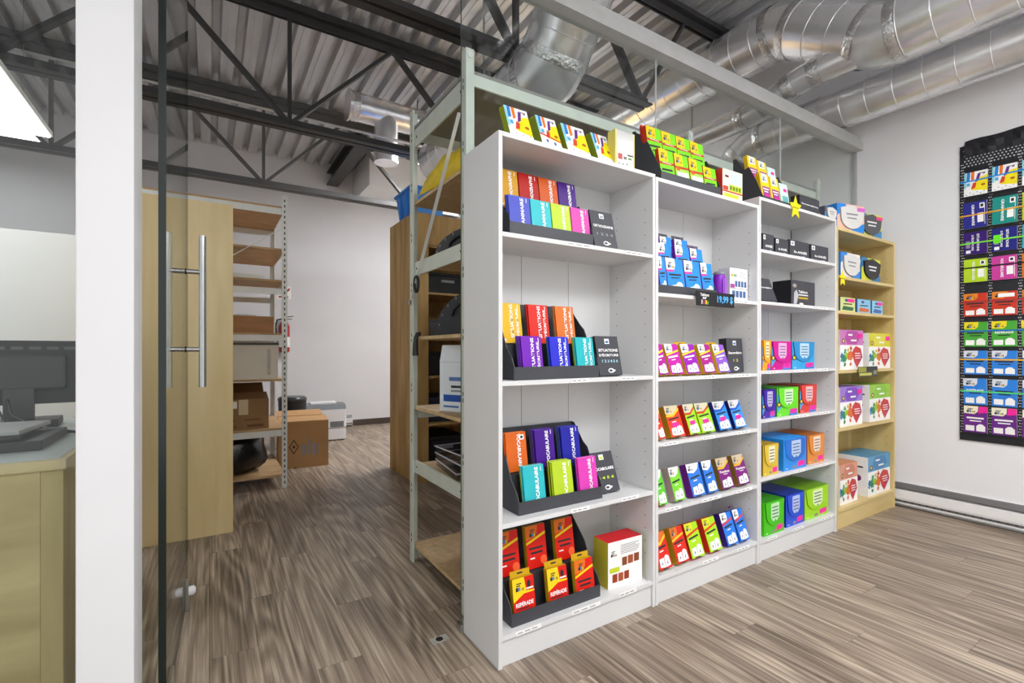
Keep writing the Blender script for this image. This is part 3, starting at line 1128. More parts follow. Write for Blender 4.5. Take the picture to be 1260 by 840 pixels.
row_boxes(S2[2], [
    (811, 819, 'e0321c', 'b07a1c', 0, 'f4c020', 'red box half hidden by the bookcase side, pink stickered row', {}),
    (826, 843, 'e8401c', 'b8861c', 0, 'f4c020', 'red box with gold side and pink sticker', {'stick': True, 'wcol': Cc('cfc2a0')}),
    (849, 862, '9ad81c', 'c8281a', 0, 'c8401c', 'lime box with red side and pink sticker', {'stick': True, 'wcol': Cc('cfc8b0')}),
    (863.6, 880, '9ad81c', 'a0c020', 0, 'c8401c', 'lime box with pink sticker next to a blue box', {'stick': True, 'wcol': Cc('cfc8b0')}),
    (885.5, 900.5, '2f86e0', '1a2a7a', 0, '1f50b8', 'blue box with navy side and pink sticker, beside the lime boxes', {'stick': True, 'wcol': Cc('cfcfd2')}),
    (905, 918.5, '3a90e8', '1a1a6a', 0, '1f50b8', 'blue box with pink sticker at the end of its row', {'stick': True, 'wcol': Cc('cfcfd2')})],
    .165, 1.66, 'red, lime and blue stickered boxes', .042, 20)
row_boxes(S2[3], [
    (811, 821.5, '5fc82a', 'c83020', 0, None, 'green box with red side half hidden by the bookcase side', {}),
    (830.7, 843.3, '7ad030', 'b0aaa0', 0, None, 'white and green box with grey side', {'wcol': Cc('dcdcd8')}),
    (852.6, 868, '2f78d8', '6a1a86', 0, None, 'blue box with purple side on the Fractions shelf', {}),
    (871.5, 883.5, '2f78d8', '2f68c0', 0, None, 'blue box next to a brown Fractions box', {}),
    (889, 903.3, '7a1a78', '8a6a28', 0, 'e0b020', 'brown and purple Fractions box beside a blue box', {'word': 'Fractions', 'wcol': Cc('c8b89a')}),
    (909, 922.5, '7a1a78', '8a6a28', 0, 'e0b020', 'brown and purple Fractions box at the end of its row', {'word': 'Fractions', 'wcol': Cc('c8b89a')})],
    .172, 1.66, 'boxes on the Fractions shelf', .045, 18)
row_boxes(S2[4], [
    (811.5, 827, 'd8281a', 'b0801c', 0, 'f0c020', 'red box half hidden by the bookcase side, lowest shelf', {'wcol': Cc('d8702a')}),
    (833.6, 848.5, 'd8281a', 'c09018', 1, 'f0c020', 'red box with gold side on the lowest shelf', {'wcol': Cc('d8702a')}),
    (851.5, 867, 'a8d81c', 'c02a1a', 1, 'd83a1a', 'lime box with red side and red stripe, beside the red boxes', {'wcol': Cc('d8d82a')}),
    (873.6, 888.5, 'a8d81c', 'd0301a', 1, 'd83a1a', 'lime box with red side and red stripe, beside the blue boxes', {'wcol': Cc('d8d82a')}),
    (895.5, 908.8, '2a7ae0', '3a1a7a', 1, 'd83a3a', 'blue box with violet side on the lowest shelf', {}),
    (911, 922, '2a7ae0', '2a68d0', 1, 'd83a3a', 'blue box with grey hang tab at the end of the lowest shelf', {'tab': Cc('8a7a86')})],
    .178, 1.665, 'boxes on the lowest shelf', .045, 20)

# second bookcase, first shelf: three-tier blue holder
z = S2[0]
bh0, bh1 = B[1] + .0225, XatY(882.5, 1.66)
holder('black three tier holder of blue card packs', bh0, bh1, 1.662, z, .245, .33, [(.066, .120), (.140, .215)], lip=.045)
BLU, BLD, VIO = Cc('2f8fe0'), Cc('1f4fc0'), Cc('7a2ab8')


def bluepack(label, xa, xb, y, z, h=.15, tab=None, top=BLU, kind=1):
    ly = [(BLU, rect(0, 0, 1, 1)), (PAPER, [(0, .66), (.45, .68), (.55, .82), (.52, 1), (.0, 1)]), (MAGENTA, [(0, .60), (.45, .63), (.46, .68), (0, .66)])] + logo(.1, .72, .34, .2)
    ly += [(INK, [(.12, .50), (.82, .52), (.82, .57), (.12, .55)]), (INK, [(.2, .42), (.7, .44), (.7, .47), (.2, .45)]), (PAPER, [(.1, .04), (.9, .04), (.9, .2), (.5, .26), (.1, .2)]), (PAPER, circ(.68, .22, .2, 12, .6)),
           (Cc('e8c8b0'), circ(.35, .12, .08, 8)), (INKG, rect(.6, .2, .8, .215))]
    return pack('card_pack', label, 'card pack', (xa + xb) / 2, y, z, xb - xa, h, .022, BLU, VIO, 8, 0, 'blue card packs in the three tier holder', ly, [], tab=tab)


zt = z + .0036
for pa, pb, lab in [(813.5, 822, 'blue pack half hidden by the bookcase side, front tier of blue holder'), (823, 844, 'wide blue pack with peach spot, front tier of blue holder'),
                    (845.5, 864.5, 'blue pack in the middle of the front tier, above the price sign'), (866, 881, 'blue pack ending the front tier beside the purple pack')]:
    xa, xb = XatY(pa, 1.67), XatY(pb, 1.67)
    bluepack(lab, max(xa, bh0 + .005), min(xb, bh1 - .005), 1.669, zt, .190)
for pa, pb, lab in [(813, 828, 'blue pack in the middle tier by the bookcase side'), (834, 851, 'blue pack in the middle tier with purple pack behind it'), (852.5, 868.5, 'blue pack ending the middle tier with grey tab')]:
    xa, xb = XatY(pa, 1.735), XatY(pb, 1.735)
    bluepack(lab, max(xa, bh0 + .005), min(xb, bh1 - .006), 1.735, z + .1245, .160, tab=Cc('6a5a72') if 'grey' in lab else None)
for pa, pb, lab in [(816, 830, 'blue pack with grey tab in the back tier by the bookcase side'), (834, 850, 'blue pack with grey tab ending the back tier')]:
    xa, xb = XatY(pa, 1.80), XatY(pb, 1.80)
    bluepack(lab, max(xa, bh0 + .005), min(xb, bh1 - .006), 1.809, z + .2195, .125, tab=Cc('5a5a62'))

pp = thing('pencil_case', 'clear tube of purple items beside the blue packs', 'case', ((XatY(888, 1.68)), 1.695, z), 0)
PUR = Cc('8a2fc0', .2)
MB().tube([(0, 0, .001), (0, 0, .012), (0, 0, .115), (0, 0, .14)], [.032, .036, .036, .030], 16).build('body', PUR, pp)
MB().tube([(0, 0, .1405), (0, 0, .150), (0, 0, .158)], [.033, .034, .026], 16).build('cap', Cc('8c8894', .2), pp)
for a in range(3):
    MB().box(-.018 + a * .015, -.010 + a * .015, -.0385, -.0365, .02, .115).build('stripe', Cc('b86ae0', .2), pp)
xa, xb = XatY(898, 1.70), min(B[2] - .025, XatY(922, 1.70))
pack('assortment_box', 'white box with small printed thumbnails beside the purple tube', 'box', (xa + xb) / 2, 1.70, z, xb - xa, .195, .06, PAPER, Cc('d8d8dc'), 0, 0, None,
     [(PAPER, rect(0, 0, 1, 1))] + bars(INKG, .5, .72, .95, .92, 5, .3) + [(Cc('c8b020'), rect(.06, .74, .16, .82)), (Cc('5aa04a'), rect(.2, .74, .28, .82)), (INK, rect(.31, .74, .36, .82)), (Cc('b0489a'), rect(.02, .4, .26, .52))] +
     [(Cc('4a6a9a'), rect(.28 + .17 * a, .44, .41 + .17 * a, .62)) for a in range(4)] + [(INKG, rect(0, .38, 1, .395))] + [(Cc('4a6a9a'), rect(.12 + .2 * a, .12, .28 + .2 * a, .32)) for a in range(4)])

# price sign clipped to the shelf edge
xa, xb = XatY(855.8, 1.634), XatY(902.3, 1.634)
ps = pack('price_sign', 'black price sign reading 19,99 $ on the shelf edge', 'sign', (xa + xb) / 2, 1.628, z - .052, xb - xa, .078, .003, Cc('232226'), Cc('232226'), 0, 0, None,
          [(Cc('232226'), rect(0, 0, 1, 1)), (Cc('c8c8c0'), rect(.12, .12, .15, .42)), (Cc('a02a5a'), rect(.16, .12, .20, .40)), (Cc('e0b81a'), rect(.22, .12, .26, .40)), (Cc('5ab04a'), rect(.27, .12, .30, .34))],
          [('Tablons', .2, .76, .22, .2, PAPER, 0), ('sur', .2, .54, .1, .14, PAPER, 0), ('19,99 $', .74, .5, .42, .56, Cc('58b4f2'), 0)])

# ---- top of the second bookcase: lime holder
LIM, LIR = Cc('7ee01c'), Cc('c83a24')
z = H2
holder('black tiered holder of lime and yellow card packs on the bookcase top', 1.934, 2.425, 1.655, z, .195, .315, [(.075, .150)], lip=.045)


def limepack(label, X, Y, z, w, h, rep=False):
    ly = [(LIM, rect(0, 0, 1, 1)), (YEL, rect(0, .62, .6, 1)), (LIR, [(0, .50), (1, .54), (1, .62), (0, .58)])] + logo(.12, .70, .38, .22)
    tx = []
    if rep:
        ly += [(Cc('aef05a'), rect(.02, .3, .98, .5)), (Cc('f05a1c'), circ(.2, .5, .16, 10, .4)), (PAPER, [(.1, .24), (.92, .28), (.92, .42), (.1, .40)]), (INK, rect(.12, .12, .8, .16))]
    else:
        ly += [(INK, [(.1, .30), (.85, .33), (.85, .40), (.1, .37)]), (INK, rect(.3, .18, .85, .22)), (PAPER, rect(.2, .56, .8, .58))]
    return pack('card_pack', label, 'card pack', X, Y, z, w, h, .022, LIM, LIR, 8, 0, 'lime card packs on the bookcase top', ly, tx, top=LIR)


lx = [1.934 + .010 + .0575 + .1185 * k for k in range(4)]
for k in range(4):
    limepack('lime and yellow pack, front row of the lime holder, ' + ['beside the clear box', 'white heading next to first', 'white heading by shortest pack', 'shortest one'][k], lx[k], 1.663, z + .0036, .110, .170 - (.022 if k == 3 else 0), rep=k in (1, 2))
for k in range(4):
    limepack('lime and yellow pack, back row of the lime holder, ' + ['red edged copies behind it', 'second from the clear box', 'third from the clear box', 'nearest the metal post'][k], lx[k] - .004, 1.742, z + .1545, .114, .165)
for q in range(2):
    pack('card_pack', '%s red pack behind the lime back row by the clear box' % ['nearer', 'rearmost'][q], 'card pack', lx[0] - .008 + .006 * q, 1.766 + .0105 * q, z + .1545, .112, .178, .009, Cc('d8382a'), Cc('c02a1c'), 8, 0, 'lime card packs on the bookcase top')
xa, xb = XatY(888.5, 1.66), XatY(912.8, 1.66)
pack('assortment_box', 'pale green box with red side at the end of the lime holder', 'box', (xa + xb) / 2 + .004, 1.66, z, xb - xa, .165, .10, Cc('dfe8cf'), Cc('d83a34'), 0, 0, None,
     [(Cc('e4ecd8'), rect(0, 0, 1, 1)), (Cc('cfe0e4'), rect(.4, .55, .95, .92)), (Cc('7a2a2a'), rect(.12, .72, .3, .8)), (Cc('c8d82c'), rect(.33, .28, .96, .5)), (LIR, rect(0, .22, 1, .27)), (Cc('d0442c'), rect(.02, .28, .28, .42)),
      (Cc('d0dc3a'), rect(.08, .04, .8, .18))] + [(Cc('6a8a2a'), rect(.36 + .15 * a, .32, .46 + .15 * a, .46)) for a in range(4)])

# ---- top of the third bookcase
z = H3
holder('small black holder of yellow and purple packs behind the yellow star', 2.838, 3.170, 1.655, z, .195, .300, [(.075, .145)], lip=.02)


def yellowpack(label, X, Y, z, w, h, teal=False):
    if teal:
        ly = [(Cc('cfe6e0'), rect(0, 0, 1, 1)), (MAGENTA, rect(.45, .62, .85, .78)), (Cc('6ab0b0'), rect(.2, .12, .9, .42))]
        return pack('card_pack', label, 'card pack', X, Y, z, w, h, .024, Cc('cfe6e0'), Cc('a8cfc8'), 8, 0, 'yellow packs on the bookcase top', ly)
    ly = [(Cc('f2d21c'), rect(0, 0, 1, 1)), (PAPER, [(.18, .64), (.8, .68), (.8, 1), (.18, 1)]), (Cc('9a3a8a'), rect(.15, .08, .95, .5)), (PAPER, rect(.22, .38, .85, .43)), (PAPER, rect(.3, .28, .75, .32)), (MAGENTA, rect(.4, .06, .85, .2))] + logo(.3, .72, .4, .2)
    return pack('card_pack', label, 'card pack', X, Y, z, w, h, .024, Cc('f2d21c'), Cc('e0b81a'), 8, 0, 'yellow packs on the bookcase top', ly)


yx = [2.838 + .060 + .1055 * k for k in range(3)]
yellowpack('yellow pack, front row of the small holder, by the pale green box', yx[0], 1.663, z + .0036, .098, .165)
yellowpack('yellow pack, middle of the front row of the small holder', yx[1], 1.663, z + .0036, .098, .160)
yellowpack('pale teal pack, front row of the small holder, behind the star', yx[2], 1.663, z + .0036, .094, .140, True)
yellowpack('yellow pack, back row of the small holder, by the pale green box', yx[0] - .004, 1.742, z + .1495, .100, .150)
yellowpack('yellow pack, middle of the back row of the small holder', yx[1] - .004, 1.742, z + .1495, .100, .140)
yellowpack('pale teal pack, back row of the small holder', yx[2] - .004, 1.742, z + .1495, .094, .12, True)


def star(label, X, Y, z, r):
    pts = []
    for k in range(10):
        a = math.pi / 2 + k * math.pi / 5
        rr = r if k % 2 == 0 else r * .48
        pts.append((rr * math.cos(a), rr * math.sin(a) * 1.1))
    o = MB().prism(pts, 'y', -.003, -.0005).build('paper_star', Cc('f2e01c'))
    o.location = (X, Y, z)
    tag(o, label, 'star', 'yellow paper stars')
    MB().box(-r * .55, r * .55, -.0036, -.0031, -.004, .004).build('print', Cc('a89a1a'), o)
    return o


star('bright yellow paper star on the edge of the white bookcase top', XatY(978.5, 1.637), 1.637, z - .008, .072)
star('yellow paper star on the upright of the pine bookcase', XatY(1036.5, 1.637), 1.637, S4[0] - .02, .055)
xa, xb = XatY(984, 1.70), XatY(1008, 1.70)
charcoal('charcoal Secondaire box lying on the bookcase top behind the star', (xa + xb) / 2, 1.70, z, xb - xa, .125, .06, ['Secondaire'], 0, logo_box=False)

# ---- shield shaped boxes (third bookcase end, pine top and first pine shelf)


def shieldbox(label, X, Y, z, w, h, d, back, back2, flap, flapd, rz=0, sticker=None, strip=None, round_=1.0):
    o = pack('shield_box', label, 'box', X, Y, z, w, h, d, Cc(back), Cc(back2), 0, rz, 'boxes with shield shaped flaps',
             [(Cc(back), rect(0, 0, 1, 1)), (Cc(back2), [(0, .55), (.35, .9), (.3, 1), (0, 1)]), (Cc(back2), [(.45, 0), (1, 0), (1, .35), (.7, .22)])], top=Cc(strip or back2))
    pts = []
    for k in range(17):
        a = math.pi * k / 16
        pts.append((math.cos(a) * -.40 * w, .52 * h - math.sin(a) * .42 * h))
    pts += [(.44 * w, .80 * h), (.02 * w, .98 * h), (-.42 * w, .84 * h)]
    fl_ = MB().prism(pts, 'y', -.012, -.0008, 0, 1).build('flap', [Cc(flap), Cc(flapd)], o)
    mbx = MB()
    wc = PAPER if flap != 'd9d6d2' else INKG
    mbx.box(-.22 * w, .2 * w, -.0126, -.0121, .60 * h, .66 * h).box(-.18 * w, .16 * w, -.0126, -.0121, .46 * h, .51 * h)
    mbx.build('print', wc, fl_)
    if sticker:
        MB().box(.18 * w, .46 * w, -.0134, -.0127, .76 * h, .90 * h).build('sticker', Cc(sticker), o)
    return o


xa, xb = XatY(1017.5, 1.69), XatY(1031, 1.69)
shieldbox('blue and grey box with violet top at the end of the white bookcase', (xa + xb) / 2 - .03, 1.69, H3, xb - xa, .10, .10, '3a9ad0', '5a5a6a', 'd9d6d2', '9a9a9a', strip='8a2a9a')
xa, xb = XatY(1009, 1.72), XatY(1012, 1.72)
pack('small_box', 'tiny violet topped box between the charcoal and shield boxes', 'box', (xa + xb) / 2 - .01, 1.72, H3, xb - xa, .055, .06, Cc('b86a8a'), Cc('8a3a9a'), 0, 0, None, [(Cc('d88a9a'), rect(.1, .1, .9, .5))])
xa, xb = XatY(1034, 1.66), XatY(1059, 1.66)
shieldbox('white shield box with blue side on the pine bookcase top', (xa + xb) / 2 + .02, 1.668, H4, xb - xa - .03, .200, .16, 'f0c0b0', '2f8ae0', 'd9d6d2', 'b0aca8', rz=R(-12), sticker='d86ac8', strip='9a3aa8')
xa, xb = XatY(1059, 1.66), XatY(1083, 1.66)
shieldbox('dark grey shield box with yellow and blue corners on the pine bookcase top', (xa + xb) / 2 + .02, 1.668, H4, xb - xa - .05, .180, .14, 'd8e04a', '4a90c0', '5a5a5e', '2a2a2c', rz=R(-8), sticker='f04a8a', strip='dfe27a')
xa, xb = XatY(1034.5, 1.67), XatY(1058, 1.67)
shieldbox('white shield box with blue corners on the upper pine shelf', max(B[3] + .026 + (xb - xa) / 2, (xa + xb) / 2), 1.67, S4[0], xb - xa, .185, .16, 'e8e6e2', '3a8ae0', 'd9d6d2', '9a9690', rz=0)
xa, xb = XatY(1060, 1.67), XatY(1083, 1.67)
shieldbox('black shield box with yellow and blue corners on the upper pine shelf', (xa + xb) / 2, 1.67, S4[0], xb - xa, .180, .16, 'd8dc4a', '3a80b0', '2c2a2e', '141416', rz=0)

# ---- third bookcase, charcoal rows
for pa, pb, wd, hh, lab in [(938.5, 952, 'ANN\u00c9E', .105, 'charcoal ANN\u00c9E box half hidden by the bookcase upright'), (954, 970, '4e ANN\u00c9E', .095, 'charcoal 4e ANN\u00c9E box'),
                            (971.5, 995.5, '5e ANN\u00c9E', .105, 'charcoal 5e ANN\u00c9E box'), (997.5, 1019, '6e ANN\u00c9E', .105, 'charcoal 6e ANN\u00c9E box by the shelf end')]:
    xa, xb = XatY(pa, 1.66), XatY(pb, 1.66)
    xa = max(xa, B[2] + .024)
    w = xb - xa
    pack('booklet_box', lab, 'box', (xa + xb) / 2, 1.66, S3[0], w, hh, .15, CHAR, CHARD, 0, 0, 'charcoal year boxes',
         [(CHAR, rect(0, 0, 1, 1)), (PAPER, rect(.06, .66, .24, .92)), (INKG, rect(.1, .72, .2, .86)), (INKG, rect(.62, .06, .8, .12))], [(wd, .54, .32, .66, .18, PAPER, 0)])
xa, xb = XatY(938, 1.66), XatY(957.5, 1.66)
charcoal('charcoal box leaning at the bookcase upright below the year boxes', (max(xa, B[2] + .024) + xb) / 2, 1.665, S3[1], xb - max(xa, B[2] + .024), .155, .03, ['Secondaire'], 20, logo_box=False)
xa, xb = XatY(973.5, 1.66), XatY(1002.5, 1.66)
w = xb - xa
o = pack('booklet_box', 'charcoal box with pale figure shape and gold line on the second shelf', 'box', (xa + xb) / 2, 1.66, S3[1], w, .158, .12, CHARD, Cc('1f1f24'), 0, 0, None,
         [(CHAR, rect(0, 0, 1, 1)), (Cc('b8b8bc'), [(.1, .02), (.22, .04), (.3, .4), (.22, .62), (.12, .5)]), (Cc('a8a098'), circ(.14, .78, .08, 10)), (Cc('c8a82a'), rect(.3, .26, .7, .33)), (PAPER, rect(.3, .40, .7, .44)), (PAPER, circ(.42, .05, .09, 10, .5))],
         [('Tablons', .48, .55, .38, .11, PAPER, 0)], top=Cc('55565c'))


# ---- folder boxes with rounded flap
def flapbox(label, pa, pb, y, z, h, d, body, flap, edge, xmin=None, dark=None, group='folder boxes with rounded flaps', chart=True):
    xa, xb = XatY(pa, y), XatY(pb, y)
    if xmin:
        xa = max(xa, xmin)
    w = xb - xa
    c, f = Cc(body), Cc(flap)
    ly = [(c, rect(0, 0, 1, 1))]
    if chart:
        ly += [(Cc('4aa0d8'), [(0, .1), (.22, .35), (.2, .75), (0, .8)]), (Cc('2a2a4a'), circ(.10, .42, .1, 12)), (Cc('f0d02a'), circ(.10, .42, .06, 10)), (Cc('3a78c8'), [(.55, .0), (.95, .0), (.95, .22), (.6, .2)])]
    else:
        ly += [(Cc('8a8a80'), rect(.4, .04, .55, .12))]
    ly += [(MAGENTA, [(.62, .06), (.92, .08), (.92, .24), (.62, .22)]), (PAPER, rect(.1, .05, .18, .07))]
    o = pack('folder_box', label, 'box', (xa + xb) / 2, y, z, w, h, d, c, Cc(dark or edge), 0, 0, group, ly, top=Cc(edge))
    pts = []
    for k in range(17):
        a = math.pi * k / 16
        pts.append((-.42 * w * math.cos(a), .62 * h - math.sin(a) * .34 * h))
    pts += [(.46 * w, .90 * h), (.46 * w, h - .001), (-.46 * w, h - .001), (-.46 * w, .90 * h)]
    fl_ = MB().prism(pts, 'y', -.007, -.0008, 0, 1).build('flap', [f, Cc(edge)], o)
    lp = [(-.2 * w, .94 * h), (-.2 * w, .52 * h), (-.1 * w, .40 * h), (.1 * w, .40 * h), (.2 * w, .52 * h), (.2 * w, .94 * h)]
    lab_ = MB().prism(lp, 'y', -.0076, -.0071).build('label_sticker', pm('label_tint_' + flap, tuple(.35 * a_ + .65 for a_ in hx(flap)), .5, var=0), fl_)
    m2 = MB()
    for a in range(4):
        m2.box(-.15 * w, .15 * w, -.0080, -.0077, (.50 + a * .10) * h, (.535 + a * .10) * h)
    m2.prism([(q[0] * w, q[1] * h) for q in circ(0, .42, .03, 8)], 'y', -.0080, -.0077)
    m2.build('print', Cc('5a6a8a'), lab_)
    return o


xm = B[2] + .0225
flapbox('orange folder box at the bookcase upright, half hidden', 938, 948, 1.665, S3[2], .185, .2, 'f0a020', 'f2a81c', 'd07a10', xm)
flapbox('magenta folder box with rounded flap between orange and blue ones', 949, 973.5, 1.665, S3[2], .180, .22, 'c8188a', 'cc1a90', '8a0f60')
flapbox('sky blue folder box with rounded flap at the shelf end', 974.5, 1002, 1.665, S3[2], .180, .22, '3aa0d8', '2f8cc8', '1c5a90')
flapbox('dark violet folder box half hidden at the bookcase upright', 938, 954, 1.665, S3[3], .175, .22, '4a2aa0', '3f209a', '28146a', xm)
flapbox('bright green folder box with rounded flap beside the violet one', 956, 982, 1.665, S3[3], .180, .22, '6ad42a', '6ad82a', '3a9a18')
flapbox('coral red folder box with rounded flap at the shelf end', 984, 1004.5, 1.68, S3[3], .185, .22, 'd8443a', 'd8443a', '9a2a22')
flapbox('yellow folder box half hidden at the bookcase upright', 939, 957.5, 1.665, S3[4], .190, .22, 'd8b838', 'd8b838', 'a88a20', xm, chart=False)
flapbox('blue folder box with rounded flap in the middle of its shelf', 964, 992, 1.665, S3[4], .200, .22, '2f8ae0', '2a6cc8', '2a9af0', chart=False, dark='2a90e8')
flapbox('orange folder box with rounded flap beside the blue one', 993.5, 1014, 1.68, S3[4], .195, .22, 'dc8838', 'dc8838', 'b0621c', chart=False)
flapbox('vivid green folder box on the lowest shelf', 940, 964.5, 1.665, S3[5], .205, .24, '4ac01c', '4ac01c', '2f8a12', xm, chart=False, dark='5ad024')
flapbox('royal blue folder box on the lowest shelf', 967, 989, 1.675, S3[5], .205, .24, '2a52d0', '2a52d0', '1a3290', chart=False)
flapbox('lime folder box on the lowest shelf by the pine bookcase', 990, 1019, 1.675, S3[5], .205, .24, 'a0d820', 'a0d820', '6a9a12', chart=False)


# ---- pine shelves
def blob(cx, cz, r, n=13):
    return [(cx + r * random.uniform(.55, 1.25) * math.cos(2 * math.pi * k / n), cz + r * random.uniform(.6, 1.35) * math.sin(2 * math.pi * k / n)) for k in range(n)]


def craft(label, pa, pb, y, z, h, d, band, hexc, side='eceaea', rz=0, shiftx=0, faded=False, xmin=None):
    xa, xb = XatY(pa, y), XatY(pb, y)
    if xmin:
        xa = max(xa, xmin)
    xb = min(xb, B[4] - .026)
    w = xb - xa
    a_ = Cc(band)
    ly = [(PAPER, rect(0, 0, 1, 1)), (a_, rect(0, .62, 1, 1)), (Cc(hexc), [(.3, .64), (.7, .64), (.86, .8), (.72, .98), (.3, .98), (.2, .8)]), (PAPER, rect(.34, .86, .52, .90)), (PAPER, rect(.46, .72, .7, .76)),
          (Cc('3a2a3a'), circ(.14, .72, .07, 10, .9)), (Cc('e0c06a'), circ(.14, .72, .045, 8, .9)),
          (Cc('2f6aa8'), blob(.07, .34, .08)), (Cc('3f8ac0'), blob(.05, .24, .05)), (Cc('2f8a5a'), blob(.17, .30, .11)), (Cc('3fa06a'), blob(.2, .46, .06)), (Cc('2f7a4a'), blob(.19, .13, .05)),
          (Cc('9ac02a'), blob(.29, .36, .09)), (Cc('d8b82a'), blob(.33, .50, .05)), (Cc('d8702a'), blob(.44, .34, .13)), (Cc('c85a2a'), blob(.45, .53, .06)), (Cc('d0683a'), blob(.44, .14, .05)),
          (Cc('c83a3a'), [(.50, .40), (.60, .18), (.72, .04), (.84, .18), (.96, .32), (.88, .54), (.66, .60), (.54, .50)]), (Cc('a82a5a'), [(.74, .08), (.95, .30), (.88, .5), (.80, .3)]),
          (PAPER, rect(.62, .40, .86, .42)), (PAPER, rect(.62, .34, .88, .36)), (PAPER, rect(.64, .28, .86, .30))]
    if not faded:
        ly.append((MAGENTA, rect(.76, .80, .96, .92)))
    o = pack('craft_box', label, 'box', (xa + xb) / 2 + shiftx, y, z, w, h, d, PAPER, Cc(side), 0, rz, 'paint splashed craft boxes', ly, top=Cc(band))
    m2 = MB()
    for (yy, zz, rr) in ((.3, .45, .10), (.5, .38, .13), (.68, .48, .09), (.45, .52, .06)):
        pts = [(q[0] * d, q[1] * h) for q in circ(yy, zz, rr, 9, .8)]
        m2.add([(-w / 2 - .0006, p_[0], p_[1]) for p_ in pts], [tuple(range(len(pts) - 1, -1, -1))], 0)
    m2.add([(-w / 2 - .0006, d * a, h * b) for a, b in rect(.15, .72, .8, .76)], [(3, 2, 1, 0)], 1)
    m2.build('side_print', [Cc('7a1a5a'), INK], o)
    return o


xm4 = B[3] + .0255
for pa, pb, body, c2, lab in [(1034, 1052, 'd0d88a', '2f6a4a', 'small pale green box on the narrow pine shelf'), (1055, 1071, '8ac0e0', 'd86a2a', 'small light blue box with orange print on the narrow pine shelf'), (1073, 1086, '8ac8e8', '4a6ab0', 'small light blue box with pink sticker on the narrow pine shelf')]:
    xa, xb = max(XatY(pa, 1.67), xm4), XatY(pb, 1.67)
    ly = [(Cc(body), rect(0, 0, 1, 1)), (Cc(c2), [(.1, .12), (.85, .1), (.9, .34), (.2, .4)]), (INK, [(.2, .5), (.8, .52), (.8, .6), (.2, .58)]), (Cc('4a4a7a'), circ(.4, .8, .12, 8, .9))]
    if 'orange' not in lab:
        ly.append((MAGENTA, rect(.5, .68, .95, .92)))
    pack('small_box', lab, 'box', (xa + xb) / 2, 1.67, S4[1], xb - xa, .105, .09, Cc(body), Cc('4a6a9a'), 0, 0, 'small boxes on the pine shelf', ly)
craft('pink banded paint splash box', 1033.6, 1062, 1.665, S4[2], .290, .22, 'c878b8', 'b0489a', xmin=xm4)
craft('yellow banded paint splash box', 1069, 1095.5, 1.665, S4[2], .275, .22, 'd8d02a', 'dcd444')
craft('violet banded paint splash box', 1033.6, 1061, 1.665, S4[3], .285, .22, '9a7acc', '7a4ab8', xmin=xm4)
craft('green banded paint splash box', 1070, 1095.5, 1.665, S4[3], .285, .22, '98c84a', '8ac040', faded=True)
craft('salmon banded paint splash box', 1033.6, 1055, 1.68, S4[4], .290, .22, 'd8987a', 'c8806a', xmin=xm4, faded=True)
craft('blue banded paint splash box', 1068, 1095, 1.665, S4[4], .300, .22, '5a9ac0', '4a80b0', faded=True)
xa, xb = XatY(1055.5, 1.634), XatY(1079, 1.634)
pack('shelf_sign', 'small olive and black sign on the pine shelf edge', 'sign', (xa + xb) / 2, 1.630, S4[2] - .055, xb - xa, .075, .003, Cc('3c3c34'), Cc('3c3c34'), 0, 0, None,
     [(Cc('46463c'), rect(0, 0, 1, 1)), (Cc('9a9a3a'), rect(0, .45, .4, .95)), (Cc('c8c45a'), rect(.05, .12, .68, .36)), (Cc('2a2a2a'), rect(.42, .5, .95, .98)), (Cc('8a8a6a'), rect(.78, .2, .95, .6))])

# ------------------------------------------------------------------ right wall: pocket chart and heater
VINYL = pm('vinyl_black', '1c1c22', .28, var=.25, vscale=14, bump=.25, bscale=14)
DOTS = pm('dot_print', 'c8c8cc', .4, var=0)
CLEARP = glass_mat('clear_pocket', (.96, .96, .97))
# local frame: x runs toward the camera along the wall (-Y), y into the wall (+X), z up
chart = thing('pocket_chart', 'tall black polka dot pocket chart of card packs hanging on the wall', 'pocket chart', (XW - .006, YatX(1181.5, XW), 0), R(-90))
CW = 1.08
z_top, z_bot = 2.80, .60
MB().box(0, CW, -.004, 0, z_bot, z_top).build('backing', VINYL, chart)
# crumpled top flap
fm = MB()
nx = 24
vv = []
for k in range(nx + 1):
    for q in range(4):
        vv.append((.03 + CW * .94 * k / nx + (0 if q else 0), -.006 - .012 * abs(math.sin(k * .9 + q)) * (1 if 0 < q < 3 else .2), z_top + .03 - q * .042 + (.004 * math.sin(k * 1.1) if q == 0 else 0)))
ff = []
for k in range(nx):
    for q in range(3):
        a = k * 4 + q
        ff.append((a, a + 1, a + 5, a + 4))
fm.add(vv, ff, 0)
fm.build('top_flap', VINYL, chart)


def Zc(py, px=1200):
    Yc = YatX(px, XW)
    return Zat(py, XW, Yc)


rows_y = [(212, 241), (249, 281), (286, 313), (319, 347), (361, 389), (396, 426), (431, 460), (465, 497), (499, 531)]
cols_y0 = [.028, .180, .332, .484, .636, .788, .940]
BW = .128
row_defs = [('rainbow workbook', None), ('book', ['2a2f8a', '1f8f86', 'b4cf2c', 'd8651e', '2a2f8a', '1f8f86', 'b4cf2c']), ('book', ['3a1a72', '23267e', '2fb0bc', '3a1a72', '23267e', '2fb0bc', '3a1a72']),
            ('book', ['b4d62a', 'c83f9a', 'd8701e', 'b4d62a', 'c83f9a', 'd8701e', 'b4d62a']), ('red', None), ('green', None), ('blue', None), ('blue', None), ('purple', None)]
bands = ['2a8fe0', 'e0a02a', '7ae03a', '1c1c1e', 'a83a3a', '2a6ac0', 'e0b02a', '5ad87a', None]
words = {1: 'GRAMMAIRE', 2: "SITUATIONS|D'\u00c9CRITURE", 3: 'VOCABULAIRE'}
